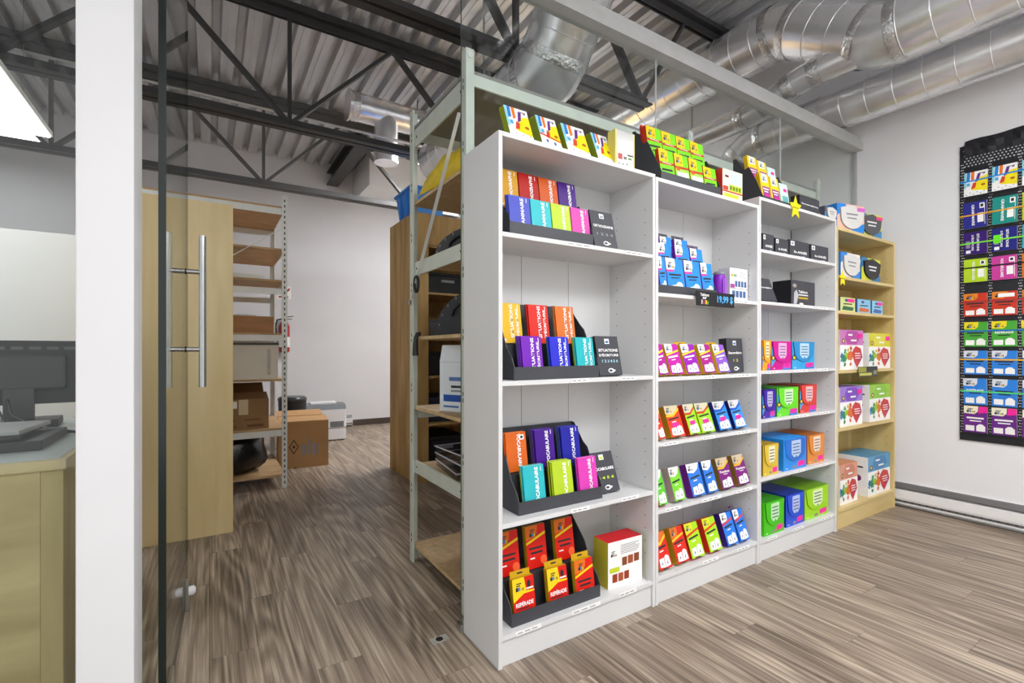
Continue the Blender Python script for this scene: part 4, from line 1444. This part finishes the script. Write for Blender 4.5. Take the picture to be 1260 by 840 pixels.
rown = ['top', 'second', 'third', 'fourth', 'fifth', 'sixth', 'seventh', 'eighth', 'bottom']
place = ['outer', 'second', 'third', 'fourth', 'fifth', 'sixth', 'seventh']
# dotted strips: the polka dots show between pockets and across the head
dm = MB()


def dot(xx, zz, r=.006):
    dm.add([(xx + r * math.cos(a), -.0046, zz + r * math.sin(a)) for a in [math.pi * 2 * q / 6 for q in range(6)]], [tuple(range(6))], 0)


zz = z_bot + .06
k = 0
while zz < z_top - .12:
    for c0 in cols_y0 + [cols_y0[-1] + .152]:
        for xo in (-.019, -.009):
            dot(c0 + xo + (.005 if k % 2 else 0), zz, .0042)
    zz += .02
    k += 1
for r_ in range(9):
    for c_ in range(52):
        dot(.03 + c_ * .02 + (.01 if r_ % 2 else 0), Zc(205) + .012 + r_ * .02, .0055)
dm.build('polka_dots', DOTS, chart)
MB().box(.02, CW - .02, -.0065, -.0048, Zc(184), Zc(184) + .008).build('ribbon', Cc('b86aa8'), chart)
for r_, (ya, yb) in enumerate(rows_y):
    z1, z0 = Zc(ya), Zc(yb)
    hh = z1 - z0
    MB().box(.012, CW - .012, -.0105, -.0048, z0 - .014, z0 - .005).build('pocket_seam', VINYL, chart)
    kind, cl = row_defs[r_]
    for c_, c0 in enumerate(cols_y0):
        if c_ > 3:
            continue
        base = (chart.location.x - .0232, chart.location.y - (c0 + BW / 2), z0 - .0015)
        txs, side = [], 'c8c0b0'
        if kind == 'book':
            body = cl[c_]
            ly = [(Cc(body), rect(0, 0, 1, 1)), (PAPER, rect(.70, .72, .9, .92)), (INK, rect(.74, .77, .86, .88)), (PAPER, rect(.6, .2, .86, .55)), (PAPER, rect(.9, .1, .92, .9))]
            ws = words[r_].split('|')
            txs = [(ws[0], .42, .5, .8, .12, PAPER, -90)]
            if len(ws) > 1:
                txs = [(ws[0], .62, .52, .78, .11, PAPER, -90), (ws[1], .40, .52, .7, .11, PAPER, -90)]
                ly = [ly[0], (PAPER, rect(.1, .06, .3, .2)), (INKG, rect(.1, .3, .28, .62))] + ([(Cc('6ae81c'), rect(.06, .36, .36, .72))] if c_ == 1 else [])
            desc = {'2a2f8a': 'navy', '1f8f86': 'teal', 'b4cf2c': 'lime', 'd8651e': 'orange', '3a1a72': 'dark purple', '23267e': 'dark blue', '2fb0bc': 'cyan', 'b4d62a': 'lime', 'c83f9a': 'pink', 'd8701e': 'orange'}[body] + ' booklet'
        elif r_ == 0:
            body = 'e8e4d8'
            ly = stripe_layers(0)
            desc = 'rainbow striped workbook'
        else:
            body, top_, tx_ = {'red': ('c83a24', 'e0862a', INK), 'green': ('4aa83a', 'e8d82a', INK), 'blue': ('2f82dc', 'd8dde6', INK), 'purple': ('6a2a86', 'f0ead0', PAPER)}[kind]
            ly = [(Cc(body), rect(0, 0, 1, 1)), (Cc(top_), [(0, .72), (.45, .70), (.6, .8), (.62, 1), (0, 1)]), (MAGENTA if kind == 'purple' else Cc(body), [(.62, .74), (1, .78), (1, 1), (.66, 1)]), (tx_, rect(.12, .52, .85, .58)), (tx_, rect(.25, .42, .75, .46)),
                  (PAPER, rect(.08, .06, .46, .26)), (PAPER, rect(.54, .06, .92, .26)), (PAPER, circ(.72, .24, .16, 10, .6))] + logo(.12, .76, .36, .18)
            if r_ == 4 and c_ == 1:
                ly.append((PAPER, rect(.25, .76, .9, .92)))
            if r_ == 7 and c_ == 0 or r_ == 5 and c_ == 1:
                ly = [l for l in ly if l[1] != rect(.12, .52, .85, .58)]
                txs = [('REP\u00c9RADE', .5, .56, .74, .09, PAPER, 0)]
            desc = kind + ' card pack'
        o = pack('card_pack' if 'pack' in desc else 'booklet', '%s in the %s row of the wall chart, %s from its edge' % (desc, rown[r_], ['first', 'second', 'third', 'fourth'][c_]), 'card pack' if 'pack' in desc else 'booklet',
                 0, 0, 0, BW, hh, .012, Cc(body), Cc(side), 0, 0, 'packs in the wall chart', ly, txs)
        o.location = base
        o.rotation_euler = (0, R(random.uniform(-1.2, 1.2)), R(-90))
    if bands[r_]:
        bz = z0 + hh * (.62 if r_ in (0, 3, 4, 5, 6) else .5)
        MB().box(.006, CW - .006, -.0262, -.0248, bz - .005, bz + .005).build('elastic_band', Cc(bands[r_]), chart)

HTW = pm('heater_white', 'e4e3e2', .4, var=.01)
HTG = pm('heater_grille', '6e6d6d', .5, .3, var=.05)


def heater(label, loc, rz, L):
    t = thing('baseboard_heater', label, 'heater', loc, rz, 'baseboard heaters')
    MB().box(0, L, -.012, 0, .03, .195).build('back_plate', HTW, t)
    MB().prism([(-.062, .075), (-.058, .06), (-.012, .06), (-.012, .150), (-.055, .138)], 'x', 0, L).build('front_cover', HTW, t)
    MB().box(.0, L, -.062, -.0122, .03, .040).build('foot_rail', HTW, t)
    MB().prism([(-.05, .155), (-.012, .155), (-.012, .194), (-.03, .190)], 'x', .002, L - .002).build('outlet_grille', HTG, t)
    mb = MB().box(.002, L - .002, -.045, -.0122, .041, .0595)
    mb.build('intake_strip', HTG, t)
    m2 = MB()
    xx = .03
    while xx < L - .02:
        m2.box(xx, xx + .012, -.0455, -.0451, .047, .053)
        xx += .045
    m2.build('intake_holes', DARKM, t)['kind'] = 'stuff'
    for xx in (0, L - .004):
        MB().box(xx, xx + .004, -.063, -.0005, .0, .0295).build('foot', HTW, t)
    return t


heater('long white baseboard heater along the right wall of the shop', (XW - .0005, 1.94, 0), R(-90), 3.9)
heater('short white baseboard heater on the back wall beside the printer', (1.35, YB - .0005, 0), 0, .68)


# ------------------------------------------------------------------ metal racks
def slots(mb, x, y, z0, z1, axis, step=.05, w=.008, h=.022, side=1):
    z = z0
    while z < z1:
        if axis == 'y':
            mb.box(x - w / 2, x + w / 2, y - .0004, y + .0004, z, z + h)
        else:
            mb.box(x - .0004, x + .0004, y - w / 2, y + w / 2, z, z + h)
        z += step


def rack(label, x0, x1, y0, y1, H, shelves, beams, board, frame, side_mat=None, posts_mid=(), side_beams=(), front_slots=True, top_board=None):
    t = thing('storage_rack', label, 'rack', (x0, y0, 0), group='metal storage racks')
    W, D = x1 - x0, y1 - y0
    pw = .045
    k = 0
    for xx in [0] + [p - x0 for p in posts_mid] + [W]:
        for yy, s in ((0, 1), (D, -1)):
            a = min(max(0, xx - (pw if xx else 0)), W - pw)
            b = a + pw
            p = MB().box(a, b, yy if s > 0 else yy - .012, yy + .012 if s > 0 else yy, 0, H).box(a if xx == 0 else b - .012, a + .012 if xx == 0 else b, yy + .012 if s > 0 else yy - .05, yy + .05 if s > 0 else yy - .012, 0, H)
            po = p.build('post', frame, t, bevel=.0015)
            m2 = MB()
            xm_ = (a + b) / 2
            if s > 0 and front_slots:
                slots(m2, xm_, yy - .0003, .04, H - .03, 'y', .05, .010, .024)
            sx = (a - .0003) if xx == 0 else b + .0003
            slots(m2, sx, yy + .03 * s, .12, H - .05, 'x', .30, .008, .020)
            slots(m2, sx, yy + .03 * s, .152, H - .05, 'x', .30, .008, .020)
            m2.build('slots', DARKM, po)
    for z in shelves:
        MB().box(.014, W - .014, .015, D - .015, z - .018, z).build('shelf', top_board if (top_board and z == max(shelves)) else board, t)
    for z in beams:
        for yy in ((.0125, .0245), (D - .0245, D - .0125)):
            MB().box(.046, W - .046, yy[0], yy[1], z - .075, z - .0185).build('beam', frame, t)
    for (z, h) in side_beams:
        for xx in (.0125, W - .0245):
            b_ = MB().box(xx, xx + .010, .052, D - .052, z - h, z).build('side_beam', frame, t)
            if xx < .1:
                MB().box(xx - .0006, xx - .0001, .075, .090, z - h * .55, z - h * .42).box(xx - .0006, xx - .0001, D - .09, D - .075, z - h * .55, z - h * .42).build('slots', DARKM, b_)
    return t


r1 = rack('pale metal storage rack directly behind the glass panes and bookcases', 1.030, 4.36, 2.045, 2.80, 2.71,
          [.108, .585, .935, 1.352, 1.790, 2.160, 2.618], [.108, .935, 2.618], PARTB, RACKG, posts_mid=(2.70,), side_beams=[(.615, .075), (1.795, .080), (2.59, .105)], front_slots=False, top_board=pm('board_grey', '8a8884', .7, var=.08, vscale=5))
for a_ in (.0225, 1.6475, 3.3075):
    MB().tube([(a_, -.0005, 2.68), (a_, -.004, 2.68)], .016, 16).build('post_boss', RACKW, r1)
# thin cross brace at the doorway end
MB().bar((-.006, .70, 1.58), (-.006, .06, 2.42), .004, .018, up=(1, 0, 0)).build('brace', RACKW, r1)
MB().tube([(-.012, .735, 1.56), (.0, .735, 1.56)], .016, 12).build('brace_bolt', STEEL, r1)

r2 = rack('white slotted rack of boxes standing past the maple cabinet', -.55, .612, 4.882, 5.90, 2.705,
          [.125, .555, 1.005, 1.43, 1.92, 2.21, 2.60], [.555, 1.43, 2.60, 1.86], PARTD, RACKW, side_beams=[(2.21, .03), (1.92, .03), (1.43, .03)])
MB().bar((1.145, .02, 2.42), (.55, .02, 1.98), .006, .03, up=(0, 1, 0)).build('brace', RACKW, r2)

# maple fronted cabinet
mc = thing('tall_cabinet', 'tall pale maple cabinet with its blank panel toward the glass door', 'cabinet', (-.56, 3.885, 0))
MB().box(0, .701, 0, .019, 0, 2.285).build('front_panel', MAPLE, mc, bevel=.001)
MB().box(.6825, .701, .0195, .60, 0, 2.27).build('side_panel', MAPLE, mc)
MB().box(0, .0185, .0195, .60, 0, 2.27).build('side_panel', MAPLE, mc)
MB().box(.019, .682, .0195, .60, 2.25, 2.27).build('top_panel', MAPLE, mc)
MB().box(.019, .682, .595, .60, .02, 2.249).build('back_panel', MAPLE, mc)
m2 = MB()
for zz in (.12, 1.28):
    m2.tube([(.665, -.0002, zz), (.665, -.0016, zz)], .008, 10)
m2.build('cover_caps', MAPLE, mc)

# brown plywood cabinet in the back
pc = thing('plywood_shelving', 'brown plywood shelving with the blue bin on top', 'shelving', (1.66, 4.39, 0))
MB().box(0, .02, 0, .73, 0, 2.60).build('side_panel', PLYW, pc)
MB().box(.0205, .145, 0, .02, 0, 2.60).build('front_stile', PLYW, pc)
MB().box(1.95, 1.97, 0, .73, 0, 2.60).build('side_panel', PLYW, pc)
MB().box(.0205, 1.9495, .715, .73, 0, 2.60).build('back_panel', PLYW, pc)
for zz in (.12, .55, 1.02, 1.40, 1.84, 2.30, 2.597):
    MB().box(.0208, 1.9492, .0215, .7145, zz - .02, zz).build('shelf', PLYW, pc)
MB().box(.146, 1.9492, .002, .02, 2.30, 2.597).build('top_rail', PLYW, pc)

# blue bin on the plywood shelving
BLUE = pm('bin_blue', '3a8ae4', .4, var=.03)
bb = thing('storage_bin', 'blue plastic bin on top of the brown plywood shelving', 'bin', (1.86, 4.74, 2.6004))
mb = MB()
lo = [(-.15, -.20), (.15, -.20), (.15, .20), (-.15, .20)]
hi = [(-.18, -.23), (.18, -.23), (.18, .23), (-.18, .23)]
mb.add([(a, b, 0) for a, b in lo] + [(a, b, .27) for a, b in hi], [(3, 2, 1, 0), (0, 1, 5, 4), (1, 2, 6, 5), (2, 3, 7, 6), (3, 0, 4, 7)])
mb.build('body', BLUE, bb)
MB().box(-.2, .2, -.25, .25, .2705, .295).build('rim', BLUE, bb, bevel=.004)
for yy in (-.09, .09):
    MB().box(-.19, -.165, yy - .012, yy + .012, .03, .268).build('rib', BLUE, bb)

# yellow plastic bag flopped over the upper rack shelf
YB_ = pm('bag_yellow', 'e2c31a', .45, var=.1, vscale=20, bump=.6, bscale=22)
mb = MB()
nx, ny = 18, 14
vv = []
for j in range(ny + 1):
    for i_ in range(nx + 1):
        u, v = i_ / nx, j / ny
        edge_ = 1 - (1 - min(1, u * 8)) ** 3
        hgt = .165 * edge_ * (1 - u ** 5) * (math.sin(math.pi * (.10 + .86 * v)) ** .5) + .016 * math.sin(9 * u + 5 * v) * math.sin(7 * v) * edge_ + .010 * math.sin(23 * u - 13 * v) * edge_
        vv.append((u * .38 - .02 - .05 * max(0, v - .5), v * .56 + .015 * math.sin(u * 9 + v * 5), max(.004, hgt)))
ff = [(j * (nx + 1) + i_, j * (nx + 1) + i_ + 1, (j + 1) * (nx + 1) + i_ + 1, (j + 1) * (nx + 1) + i_) for j in range(ny) for i_ in range(nx)]
mb.add(vv, ff, 0, True)
o = mb.build('plastic_bag', YB_)
o.location = (1.075, 2.11, 2.1604)
so = o.modifiers.new('thickness', 'SOLIDIFY')
so.thickness = .003
so.offset = 1
tag(o, 'crumpled bright yellow plastic bag on the upper rack shelf', 'bag')


# black arched bags with carry handles
def arch_bag(label, X, Y, z, L, Hh, D, rz=0):
    t = thing('carry_bag', label, 'bag', (X, Y, z + .0004), rz, 'black bags on the rack')
    pts = [(-L / 2, 0), (L / 2, 0)]
    for k in range(1, 12):
        a = math.pi * k / 12
        pts.append((L / 2 * math.cos(a), .03 + (Hh - .03) * math.sin(a)))
    MB().prism(pts, 'y', -D / 2, D / 2).build('body', pm('bag_black', '26272b', .4, var=.2, bump=.3, bscale=25), t, bevel=.01)
    hp = [(L * .30 * math.cos(math.pi * k / 8), -D / 2 - .006, Hh * .45 + Hh * .33 * math.sin(math.pi * k / 8)) for k in range(9)]
    MB().tube(hp, .009, 8).build('handle', DARK, t)
    mb = MB()
    for k in range(11):
        a = math.pi * (k + .5) / 11
        mb.box(L * .46 * math.cos(a) - .004, L * .46 * math.cos(a) + .004, -D / 2 - .003, -D / 2 - .0005, .03 + (Hh - .05) * math.sin(a), .045 + (Hh - .05) * math.sin(a))
    mb.build('zip', pm('zip_grey', '8a8c90', .4, .4), t)
    return t


arch_bag('black arched bag on the rack shelf above the green side beam', 1.36, 2.47, 1.790, .56, .19, .22, R(-62))
bag2 = arch_bag('black arched bag slumped on the rack shelf above the white file box', 1.36, 2.42, 1.352, .58, .26, .22, R(-62))
# strap hanging over the shelf edge
tag(MB().tube([(1.046, 2.67, 1.3665), (1.030, 2.67, 1.366), (1.020, 2.67, 1.345), (1.016, 2.668, 1.30), (1.015, 2.665, 1.24)], [.013, .013, .013, .015, .018], 10).build('bag_strap', DARK), 'black strap end drooping over the rack shelf edge', 'strap')
# hook and loop
lp = [(.0, .030 * math.cos(2 * math.pi * k / 14), .045 * math.sin(2 * math.pi * k / 14)) for k in range(15)]
o = MB().tube(lp, .009, 8).build('hanging_loop', DARK)
o.location = (1.018, 2.66, 1.655)
tag(o, 'black loop hanging under the green side beam of the rack', 'loop')


def open_carton(name, label, X, Y, z, w, d, h, mat, rz=0, flaps=(40, 35, 60, 20), closed=False, group=None):
    t = thing(name, label, 'box', (X, Y, z + .0004), rz, group)
    th = .004
    MB().box(-w / 2, w / 2, -d / 2, -d / 2 + th, 0, h).build('front_wall', mat, t)
    MB().box(-w / 2, w / 2, d / 2 - th, d / 2, 0, h).build('back_wall', mat, t)
    MB().box(-w / 2, -w / 2 + th, -d / 2 + th, d / 2 - th, 0, h).build('side_wall', mat, t)
    MB().box(w / 2 - th, w / 2, -d / 2 + th, d / 2 - th, 0, h).build('side_wall', mat, t)
    MB().box(-w / 2 + th, w / 2 - th, -d / 2 + th, d / 2 - th, 0, th).build('bottom', mat, t)
    fw = d / 2 - .004
    for s, a in ((-1, flaps[0]), (1, flaps[1])):
        o = MB().box(-w / 2 + .001, w / 2 - .001, 0, fw, 0, .003).build('flap', mat, t)
        o.location = (0, s * (d / 2), h + .0006)
        o.rotation_euler = (R(a) if s < 0 else R(180 - a), 0, 0)
    return t


# white file box with blue print
fb = open_carton('file_box', 'white carton with blue print standing on the rack shelf', 1.235, 2.41, .935, .26, .20, .27, pm('carton_white', 'dfe6ea', .6, var=.03), R(-62), (75, 60))
w_ = .26
m2 = [(Cc('2a55a8'), rect(.1, .20, .9, .34)), (Cc('5a7ab0'), rect(.25, .62, .75, .70)), (INK, rect(.3, .48, .7, .53)), (INKG, rect(.3, .40, .7, .44)), (Cc('2a55a8'), circ(.85, .1, .08, 8)), (Cc('5a7ab0'), rect(.1, .08, .5, .12))]
pr = prints(fb, .20, .27, m2, name='side_print')
pr.rotation_euler = (0, 0, R(-90))
pr.location = (-.13, 0, 0)
pr2 = prints(fb, w_, .27, m2, name='front_print')
pr2.location = (0, -.1002, 0)

# clear trays and a white tray on the lower rack shelf
CLR = glass_mat('clear_plastic', (.90, .90, .93))
for k in range(3):
    t = thing('clear_tray', 'clear plastic tray, %s of the stack on the lower rack shelf' % ['lowest', 'middle', 'topmost'][k], 'tray', (1.25 + .006 * k, 2.46 - .012 * k, .5855 + k * .043), R(-8 + 5 * k), 'clear plastic trays')
    MB().box(-.13, .13, -.2, .2, 0, .003).box(-.13, -.127, -.2, .2, .003, .04).box(.127, .13, -.2, .2, .003, .04).box(-.127, .127, -.2, -.197, .003, .04).box(-.127, .127, .197, .2, .003, .04).build('tray', CLR, t)
    MB().box(-.134, .134, -.204, -.2005, .034, .041).box(-.134, .134, .2005, .204, .034, .041).box(-.134, -.1305, -.2, .2, .034, .041).box(.1305, .134, -.2, .2, .034, .041).build('rim', pm('tray_rim', 'c6c8d4', .2), t)
t = thing('paper_tray', 'white tray on little legs behind the clear trays', 'tray', (1.56, 2.50, .5855), 0)
MB().box(-.13, .13, -.18, .18, .14, .146).box(-.13, .13, -.18, -.176, .146, .18).box(-.13, -.126, -.176, .18, .146, .18).build('tray', RACKW, t)
for sx in (-.12, .115):
    for sy in (-.17, .165):
        MB().box(sx, sx + .006, sy, sy + .006, 0, .1398).build('leg', RACKW, t)
# dark cases deeper on the rack and in the plywood shelving
k = 0
for (X, Y, z, w, d, h, hexc, lab) in [(1.95, 2.45, .935, .5, .4, .25, '2a2c34', 'dark crate deeper on the rack shelf behind the white carton'), (1.95, 2.45, .108, .55, .45, .30, '33343a', 'dark crate deep on the bottom rack shelf'),
                                      (2.05, 4.76, .121, .38, .5, .34, '1d1e22', 'black case at the bottom of the plywood shelving'), (2.06, 4.76, .551, .4, .5, .30, '26304a', 'navy case low in the plywood shelving'),
                                      (2.06, 4.76, 1.021, .42, .5, .28, '202226', 'black case at mid height in the plywood shelving'), (2.06, 4.76, 1.401, .42, .5, .22, '6a6c72', 'grey case under a plywood shelf'),
                                      (2.06, 4.76, 1.841, .42, .5, .26, '1f2023', 'black case high in the plywood shelving')]:
    t = thing('storage_case', lab, 'case', (X, Y, z + .0004), 0, 'storage cases')
    cm = pm('case_' + hexc, hexc, .5, var=.12)
    MB().box(-w / 2, w / 2, -d / 2, d / 2, 0, h * .72).build('body', cm, t, bevel=.008)
    MB().box(-w / 2 - .008, w / 2 + .008, -d / 2 - .008, d / 2 + .008, h * .7205, h * .82).build('lid', cm, t, bevel=.006)
    MB().box(-.07, .07, -d / 2 - .014, -d / 2 - .0005, h * .45, h * .55).build('handle', pm('case_handle', '8f9196', .4), t)

# ------------------------------------------------------------------ boxes on the white rack
CREAM = pm('box_cream', 'd8d2c4', .6, var=.03)
t = thing('storage_carton', 'plain off white carton on the white rack', 'box', (.29, 5.20, 1.0054), 0)
MB().box(-.25, .25, -.26, .26, 0, .315).build('body', CREAM, t, bevel=.003)
MB().box(-.256, .256, -.266, .266, .3155, .335).build('lid', pm('box_cream_lid', '4a4a44', .6, var=.05), t)
MB().box(.16, .19, -.2605, -.2601, .04, .28).build('tape_marks', pm('box_mark', 'b8b2a4', .6, var=.2), t)
oc = open_carton('open_carton', 'taped brown carton with open flaps on the white rack', .245, 5.18, .555, .44, .46, .27, CARDD, 0, (12, 150))
prints(oc, .44, .27, [(pm('tape_clear', 'c9b48c', .3), rect(.45, .5, .62, 1)), (PAPER, rect(.08, .72, .42, .95)), (Cc('6a4a2a'), rect(.1, .08, .42, .12)), (Cc('6a4a2a'), rect(.55, .3, .85, .34)), (Cc('6a4a2a'), rect(.6, .08, .9, .16)), (Cc('6a4a2a'), rect(.12, .3, .38, .36))], name='front_print').location = (0, -.2302, 0)
t = thing('crate', 'low wooden crate with papers on the white rack', 'crate', (.20, 5.16, 1.4304), 0)
WC = wood('crate_wood', '8a5f34', 'a87848', .6, 3, (.15, 1, 1))
MB().box(-.30, .30, -.24, -.225, 0, .15).build('front_board', WC, t)
MB().box(-.30, .30, .225, .24, 0, .15).build('back_board', WC, t)
MB().box(-.30, -.285, -.2245, .2245, 0, .15).build('side_board', WC, t)
MB().box(.285, .30, -.2245, .2245, 0, .15).build('side_board', WC, t)
MB().box(-.2845, .2845, -.2245, .2245, 0, .01).build('bottom_board', WC, t)
o = tag(MB().box(-.24, .16, -.19, .19, 0, .155).box(.165, .24, -.17, .17, 0, .12).build('paper_stack', pm('paper_grey', 'c8c6c0', .7, var=.15, vscale=50)), 'stack of pale papers inside the wooden crate', 'papers')
o.location = (.20, 5.16, 1.4409)
o = tag(MB().box(-.22, .20, -.19, .19, 0, .04).build('tray_stack', pm('tray_white', 'd4d6d0', .5)), 'flat white tray on the upper rack shelf', 'tray')
o.location = (.22, 5.12, 1.9204)
bgm = pm('bag_trash', '141416', .3, var=.2, bump=.5, bscale=18)
mb = MB()
nu, nv = 18, 10
vv = []
for j in range(nv + 1):
    for i_ in range(nu):
        a = 2 * math.pi * i_ / nu
        ph = math.pi * j / nv
        rr = 1 + .07 * math.sin(5 * a + 3 * ph) + .05 * math.sin(11 * a)
        vv.append((.30 * math.sin(ph) ** .4 * math.cos(a) * rr, .26 * math.sin(ph) ** .4 * math.sin(a) * rr, .18 - .18 * math.cos(ph)))
ff = [(j * nu + i_, j * nu + (i_ + 1) % nu, (j + 1) * nu + (i_ + 1) % nu, (j + 1) * nu + i_) for j in range(nv) for i_ in range(nu)]
mb.add(vv, ff, 0, True)
o = mb.build('plastic_sack', bgm)
o.location = (.17, 5.24, .1254)
tag(o, 'shiny black plastic sack on the bottom shelf of the white rack', 'sack')

# big brown carton on the floor
cb = open_carton('shipping_carton', 'big brown shipping carton with diamond mark on the floor', .888, 5.88, 0, .50, .52, .50, CARD, R(-4), (6, 172))
dm_ = prints(cb, .50, .50, [(CARD, rect(0, 0, 1, 1)), (INK, [(.30, .30), (.40, .46), (.30, .62), (.20, .46)]), (CARD, [(.30, .335), (.38, .46), (.30, .585), (.22, .46)]), (INK, rect(.28, .43, .32, .49)),
                            (INKG, rect(.46, .28, .54, .50)), (INKG, rect(.58, .28, .62, .62)), (INKG, rect(.66, .26, .72, .52)), (INKG, rect(.76, .26, .80, .5)), (INK, rect(.3, .0, .36, .02))], name='front_print')
dm_.location = (0, -.2602, 0)

# printer on the floor
pt = thing('printer', 'white and grey laser printer standing on the floor by the back wall', 'printer', (1.40, 7.30, 0), R(-6))
PRW, PRG = pm('printer_white', 'e2e2e4', .45, var=.01), pm('printer_grey', '6f7378', .45)
MB().box(-.27, .27, -.22, .22, .012, .17).build('paper_drawer', PRW, pt, bevel=.008)
MB().box(-.275, .275, -.225, .225, .172, .44).build('body', PRW, pt, bevel=.012)
MB().prism([(-.225, .4405), (.225, .4405), (.21, .50), (-.12, .50)], 'x', -.275, .275).build('output_deck', PRG, pt)
MB().box(-.18, .16, -.06, .19, .5005, .525).build('output_flap', PRW, pt, bevel=.004)
MB().box(.06, .24, -.2275, -.2255, .19, .27).build('control_panel', PRG, pt)
MB().box(-.22, .04, -.2275, -.2255, .19, .30).build('front_door', PRW, pt)
for sx in (-.24, .21):
    MB().box(sx, sx + .03, -.2, -.17, 0, .0115).build('foot', DARK, pt)
    MB().box(sx, sx + .03, .17, .2, 0, .0115).build('foot', DARK, pt)

# waste bin
wbn = thing('waste_bin', 'black cylindrical waste bin behind the white rack', 'bin', (.92, 6.85, 0))
MB().tube([(0, 0, .0005), (0, 0, .62)], [.15, .17], 28).build('body', DARK, wbn)
MB().tube([(0, 0, .6205), (0, 0, .65), (0, 0, .67)], [.176, .176, .15], 28).build('lid', pm('bin_lid', '303236', .3), wbn)

# fire extinguisher and its sign on the back wall
REDP = pm('extinguisher_red', 'a8231c', .3, var=.03)
fe = thing('fire_extinguisher', 'red fire extinguisher hung on the back wall', 'fire extinguisher', (.985, YB - .10, 1.24))
MB().tube([(0, 0, 0), (0, 0, .02), (0, 0, .40), (0, 0, .46), (0, 0, .49)], [.06, .078, .078, .05, .025], 24).build('cylinder', REDP, fe)
MB().tube([(0, 0, .08), (0, 0, .24)], .0788, 24, caps=False).build('label_band', PAPER, fe)
MB().tube([(0, 0, .4905), (0, 0, .53)], .022, 12).build('valve', STEEL, fe)
MB().bar((-.02, 0, .54), (.13, 0, .565), .025, .012).bar((-.02, 0, .515), (.11, 0, .52), .02, .010).build('lever', DARK, fe)
MB().tube([(-.02, 0, .52), (-.10, -.01, .50), (-.125, -.02, .40), (-.11, -.03, .24), (-.10, -.03, .16)], .012, 10).build('hose', DARK, fe)
MB().box(-.03, .03, .080, .0995, .10, .40).build('wall_bracket', STEEL, fe)
sg = tag(MB().box(-.10, .10, -.004, 0, -.10, .10).build('wall_sign', PAPER), 'small white and red sign on the back wall above the extinguisher', 'sign')
sg.location = (.995, YB - .0006, 2.18)
prints(sg, .2, .2, [(REDP, rect(.2, .35, .42, .9)), (REDP, [(.5, .5), (.9, .9), (.9, .7), (.6, .42)]), (REDP, rect(.1, .08, .8, .2))], name='sign_print', y=-.0045).location = (0, 0, -.1)

# ------------------------------------------------------------------ office counter behind the left glass
ct = thing('reception_counter', 'oak fronted reception counter behind the glass beside the white post', 'counter', (-.402, 2.10, 0))
TOPG = pm('counter_top_grey', 'a9b0ad', .35, var=.03)
MB().box(-2.2, -.0545, .0, .02, 0, .885).build('front_panel', OAK, ct)
MB().box(-.0535, 0, .0, .02, 0, .885).build('corner_stile', OAKV, ct)
MB().box(-.02, 0, .0205, 1.25, 0, .885).build('side_panel', OAKV, ct)
MB().box(-2.2, .008, -.008, 1.26, .8855, .888).box(-2.2, .008, -.008, .02, .888, .917).box(-.012, .008, .02, 1.26, .888, .917).build('worktop_edge', OAK, ct)
MB().box(-2.2, -.0125, .0205, 1.26, .8885, .918).build('worktop', TOPG, ct)
zc = .9182
mo = thing('monitor', 'black computer monitor seen from behind on the office counter', 'monitor', (-.74, 3.08, zc), R(6))
MB().box(-.14, .14, -.10, .10, .0, .035).build('base', DARK, mo, bevel=.004)
MB().box(-.05, .05, -.02, .02, .0355, .20).build('neck', pm('monitor_neck', '3a3a3c', .4), mo)
MB().box(-.36, .30, .0215, .048, .10, .398).build('panel', DARK, mo, bevel=.004)
MB().box(-.22, .16, -.022, .021, .17, .33).build('rear_housing', pm('monitor_rear', '333335', .45), mo, bevel=.01)
m2 = MB()
for k in range(10):
    m2.box(-.33 + k * .06, -.29 + k * .06, .0205, .0212, .355, .37)
m2.build('vents', pm('vent_grey', '545457', .5), mo)
scr = MB().box(-.345, .285, .0485, .0495, .11, .385).build('screen', pm('screen_dark', '0d0d10', .1), mo)
for k, (w, d, h, hexc, dx, lab) in enumerate([(.60, .36, .035, '2a2a2c', 0, 'black binder at the base of the pile on the counter'), (.50, .30, .020, '4a4a4c', -.03, 'grey folder in the middle of the pile on the counter'),
                                              (.44, .30, .016, '8f8f90', .03, 'pale notebook topping the pile on the counter')]):
    zz = zc + .0002 + [0, .0355, .056][k]
    o = MB().box(-w / 2, w / 2, -d / 2, d / 2, 0, h).build('office_binder', pm('binder_' + hexc, hexc, .5, var=.08), bevel=.003)
    o.location = (-.80 + dx, 2.50, zz)
    o.rotation_euler = (0, 0, R([0, 5, -4][k]))
    tag(o, lab, 'binder', 'pile on the counter')
o = MB().box(-.17, .17, -.12, .12, 0, .012).build('paper_sheets', PAPER)
o.location = (-1.0, 2.84, zc + .0003)
o.rotation_euler = (0, 0, R(-12))
tag(o, 'white sheets lying on the counter before the monitor', 'papers')
tag(MB().tube([(-.76, 3.0, 1.05), (-.72, 2.90, .99), (-.64, 2.80, .955), (-.55, 2.72, .94), (-.46, 2.70, .9235)], .006, 8).build('cable', DARK), 'black cable trailing from the monitor across the counter', 'cable')
tag(MB().tube([(-.80, 3.0, 1.04), (-.74, 2.88, .975), (-.66, 2.78, .948), (-.55, 2.735, .9235), (-.45, 2.735, .9235)], .005, 8).build('cable', DARK), 'second black cable lower on the counter below the other', 'cable')

bpy.context.view_layer.update()
